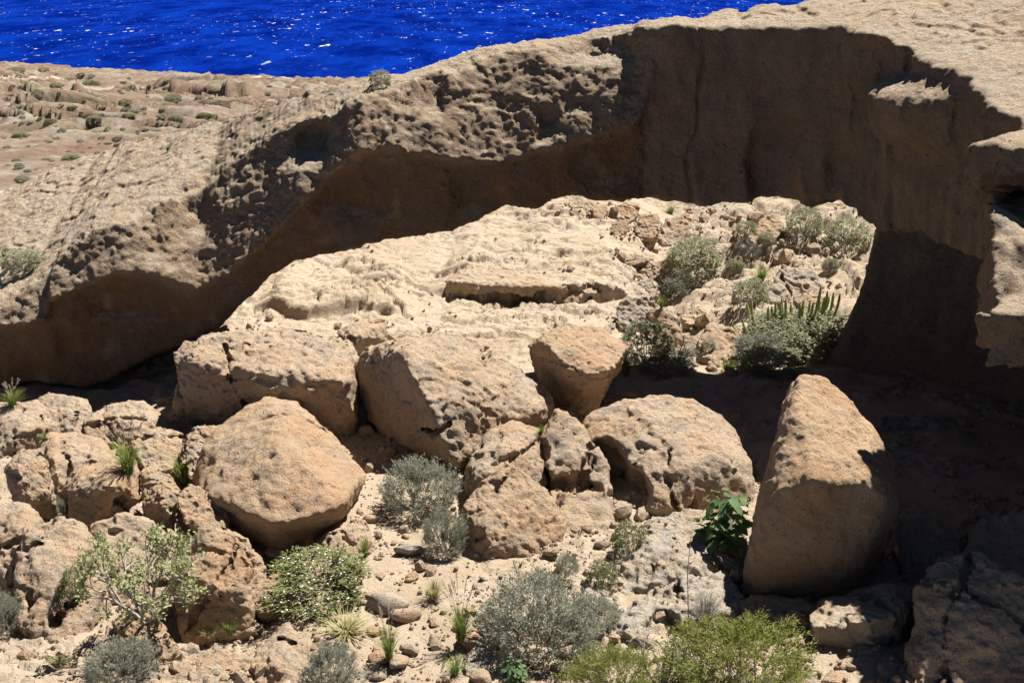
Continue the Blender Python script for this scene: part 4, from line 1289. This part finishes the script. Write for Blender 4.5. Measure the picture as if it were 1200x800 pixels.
# bushes in the gully and on the slope
P_('round', 810, 330, 76, 58, 'large round grey green bush in the middle of the gully')
P_('round', 755, 424, 66, 58, ground=True, label= 'yellowish round bush just right of the wedge boulder')
P_('twiggy', 792, 428, 50, 34, ground=True, label= 'bare grey twiggy bush beside the yellowish round one')
P_('round', 878, 360, 48, 38, 'umbrella shaped bush casting a dark shadow on the slope')
P_('grass', 892, 328, 34, 24, 'bright green tuft above the umbrella shaped bush')
P_('round', 945, 282, 48, 44, 'grey bush highest on the slope, touching the arch')
P_('round', 992, 300, 58, 48, 'grey bush next to the dark pillar of the arch')
P_('olive', 973, 318, 20, 20, 'small yellow green bush left of the one by the dark pillar')
P_('round', 875, 274, 24, 18, 'small round bush near the dark upright rock')
P_('round', 898, 285, 22, 16, 'low grey green cushion below the long pale outcrop')
P_('olive', 940, 412, 132, 58, ground=True, label= 'broad leafy bush filling the foot of the candelabra spurge')
P_('silver', 890, 420, 56, 34, ground=True, label= 'pale silvery bush at the near end of the spurge clump')
P_('round', 905, 430, 84, 28, ground=True, label= 'bright green low growth on the rim of the arch shadow')
P_('grass', 852, 437, 34, 20, ground=True, label= 'yellow green tuft between the large pale boulder and the spurge clump')
P_('round', 780, 440, 70, 14, ground=True, label= 'flat yellow green mat of plants by the shadow edge')
P_('grass', 733, 440, 30, 40, 'dark tuft in the lee of the wedge boulder')
P_('grass', 775, 361, 16, 24, 'upright green tuft among the gully rocks')
P_('grass', 786, 250, 20, 14, 'small green tuft at the top of the gully under the arch')
P_('round', 830, 408, 18, 12, 'tiny cushion on the large pale boulder')
P_('olive', 862, 318, 24, 18, 'small olive bush between the round bush and the angular outcrop')
P_('twiggy', 880, 300, 24, 20, 'purplish dry bush in the crack of the slope')
# bright feathery shrubs at the bottom edge
P_('feathery', 858, 815, 160, 116, 'biggest yellow green feathery shrub, under the lichen block')
P_('feathery', 712, 826, 104, 82, 'yellow green feathery shrub at the bottom edge right of the largest silver one')
P_('deadwood', 772, 815, 90, 84, 'dead grey branches between the two yellow green feathery shrubs')
P_('twiggy', 826, 728, 40, 44, 'leafless grey shrub on the low whitish grey boulder')
# grasses
P_('plumed', 150, 552, 56, 52, 'green grass tuft with pale plumes before the smooth pale boulder')
P_('grass', 218, 570, 52, 54, 'drooping green grass tuft against the large orange boulder')
P_('plumed', 15, 474, 34, 24, 'plumed grass tuft behind the rounded boulder at the top of the heap')
P_('plumed', 540, 748, 48, 60, 'plumed yellow green grass left of the largest silver shrub')
P_('plumed', 456, 770, 40, 54, 'yellow grass tuft on the sandy track with tall thin plumes')
P_('drygrass', 405, 742, 84, 34, 'straw coloured grass in front of the white flowered shrub')
P_('drygrass', 508, 702, 44, 52, 'straw coloured grass beside the narrow silver shrub')
P_('grass', 428, 652, 26, 38, 'thin green grass at the lower corner of the large orange boulder')
P_('grass', 52, 516, 16, 12, 'tiny green tuft on the rounded boulder of the heap')
P_('grass', 634, 508, 16, 14, 'tiny green tuft in the crack beside the massive central boulder')
P_('drygrass', 245, 745, 24, 20, 'small dry tuft at the foot of the angular block')
P_('grass', 533, 790, 36, 30, 'low mixed green tuft at the bottom edge by the sandy track')
P_('drygrass', 70, 780, 40, 26, 'dry tuft on the sand under the flat faced boulder')
P_('grass', 270, 742, 26, 24, 'green sprig between the angular block and the ridged boulder')
P_('broad', 848, 638, 56, 74, 'broad leaved bright green plant beside the tall pointed boulder')
P_('broad', 603, 808, 28, 40, 'blue green broad leaved seedling at the bottom edge')
P_('tree', 172, 722, 126, 140, 'sparse leafy tree with crooked grey branches in front of the heap')
# on the flank of the arch
P_('round', 28, 322, 58, 34, 'grey green bush on the sunlit flank of the arch by the edge')
P_('grass', 5, 300, 16, 14, 'small dark plant at the very edge on the flank of the arch')
P_('round', 445, 98, 28, 18, 'lone small bush on the crest of the arch against the sea')
P_('grass', 197, 176, 16, 9, 'small green plant high on the sunlit flank of the arch')
# candelabra spurge: each ribbed stem its own part
def spurge_stem(h, lean, seed):
    r = np.random.default_rng(seed)
    k, seg = 12, 20
    t = np.linspace(0, 1, k)
    P = np.stack([lean[0] * (1 - t) ** 1.6, lean[1] * (1 - t) ** 1.6, h * t], 1)
    rad = 0.027 * np.minimum(1, (1.02 - t) * 9) ** 0.5 * (1 + 0.05 * r.normal(size=k))
    a = np.arange(seg) * 2 * np.pi / seg
    rib = 1 + 0.28 * np.cos(5 * a)
    V = P[:, None] + np.stack([np.cos(a)[None] * rib * rad[:, None], np.sin(a)[None] * rib * rad[:, None], np.zeros((k, seg))], -1)
    V = V.reshape(-1, 3)
    i = np.arange(k * seg).reshape(k, seg)
    Q = np.stack([i[:-1], np.roll(i[:-1], -1, 1), np.roll(i[1:], -1, 1), i[1:]], -1).reshape(-1, 4)
    return mesh_np('stem', V, Q, M['cactus'])
base = Vector(hit(925, 409, 26.4))
w = base.y * CP - (base.z - CAM_Z) * SP
sp = empty('candelabra_spurge', (base.x, base.y, base.z), 'candelabra spurge, its ribbed yellow green stems rising through a leafy bush', 'cactus')
tops = [(868, 370), (873, 395), (868, 410), (876, 362), (880, 372), (862, 400), (897, 350), (901, 358), (906, 354), (911, 362), (917, 356), (921, 360), (926, 354), (931, 358), (938, 343), (942, 352), (948, 346), (951, 350), (955, 345), (958, 350), (962, 344), (966, 349), (970, 345), (974, 350), (979, 352), (886, 384), (893, 372), (945, 358), (914, 368), (934, 364)]
tops += [(random.uniform(866, 982), random.uniform(350, 392)) for _ in range(9)]
for k, (tx, ty) in enumerate(tops):
    dx = (tx - 925) * w / FPX
    dy = random.uniform(-0.1, 0.5)
    ty += random.uniform(-8, 14)
    h = max(0.4, (409 - ty) * w / FPX / 0.97 - dy * 0.28)
    c = link('stem', spurge_stem(h, (-dx * 0.35 + random.uniform(-.15, .15), random.uniform(-.1, .1)), k), sp)
    c.location = (dx, dy, -0.05)
# bare upright stalk by the dead branches
p = drop(802, 790)
w = p.y * CP - (p.z - CAM_Z) * SP
st = [np.array([(0, 0, -.1), (.02, 0, .8), (-.02, .02, 1.5), (.0, 0, 2.0)])]
for k in range(14):
    z = .35 + k * .115
    st.append(np.array([(0, 0, z), (random.uniform(-.06, .06), random.uniform(-.05, .05), z + .05)]))
o = link('bare_stalk', mesh_np('bare_stalk', *tubes(st, [(.010, .004)] + [(.006, .003)] * 14, 5), M['dead']))
o.location = p
tag(o, 'tall thin leafless stalk rising from the dead grey branches', 'stalk')
# coastal land: shrubs far away, foliage only
FAR = [(19, 84), (51, 83), (81, 95), (108, 100), (44, 109), (159, 133), (150, 136), (189, 139), (206, 142), (240, 137), (250, 138), (203, 118), (25, 160), (59, 144), (84, 188), (27, 213), (22, 197), (74, 195), (122, 180), (4, 232), (199, 160), (235, 153), (147, 122), (110, 140), (66, 102), (95, 90)]
rf = np.random.default_rng(11)
extra = [(rf.uniform(0, 390), rf.uniform(86, 215)) for _ in range(230)]
for k, (px, py) in enumerate(FAR + [q for q in extra if q[1] < 226 - 0.36 * q[0] and q[1] > 84 + 0.05 * q[0]]):
    big = k < len(FAR)
    p = drop(px, py)
    if p.y < 40 or p.y > 400:
        continue
    w = p.y * CP - (p.z - CAM_Z) * SP
    s = (rf.uniform(12, 20) if big else rf.uniform(4, 9)) * w / FPX
    o = empty('coastal_shrub', (p.x, p.y, p.z - 0.05 * s), 'small green shrub dotted over the stony coastal land' if big else 'tiny dry shrub dotted over the stony coastal land', 'shrub', 'shrubs on the coastal land', rf.uniform(0, 6.28), (s * rf.uniform(1, 1.6), s * 1.1, s * rf.uniform(0.32, 0.55)))
    link('foliage', proto(('olive', 'scrub', 'olive')[k % 3] if big else ('round', 'silver', 'olive')[k % 3], (k // 3) % 3)[0][1], o)
print('plants', round(time.time() - T0, 1))
#@@ENDPLANTS
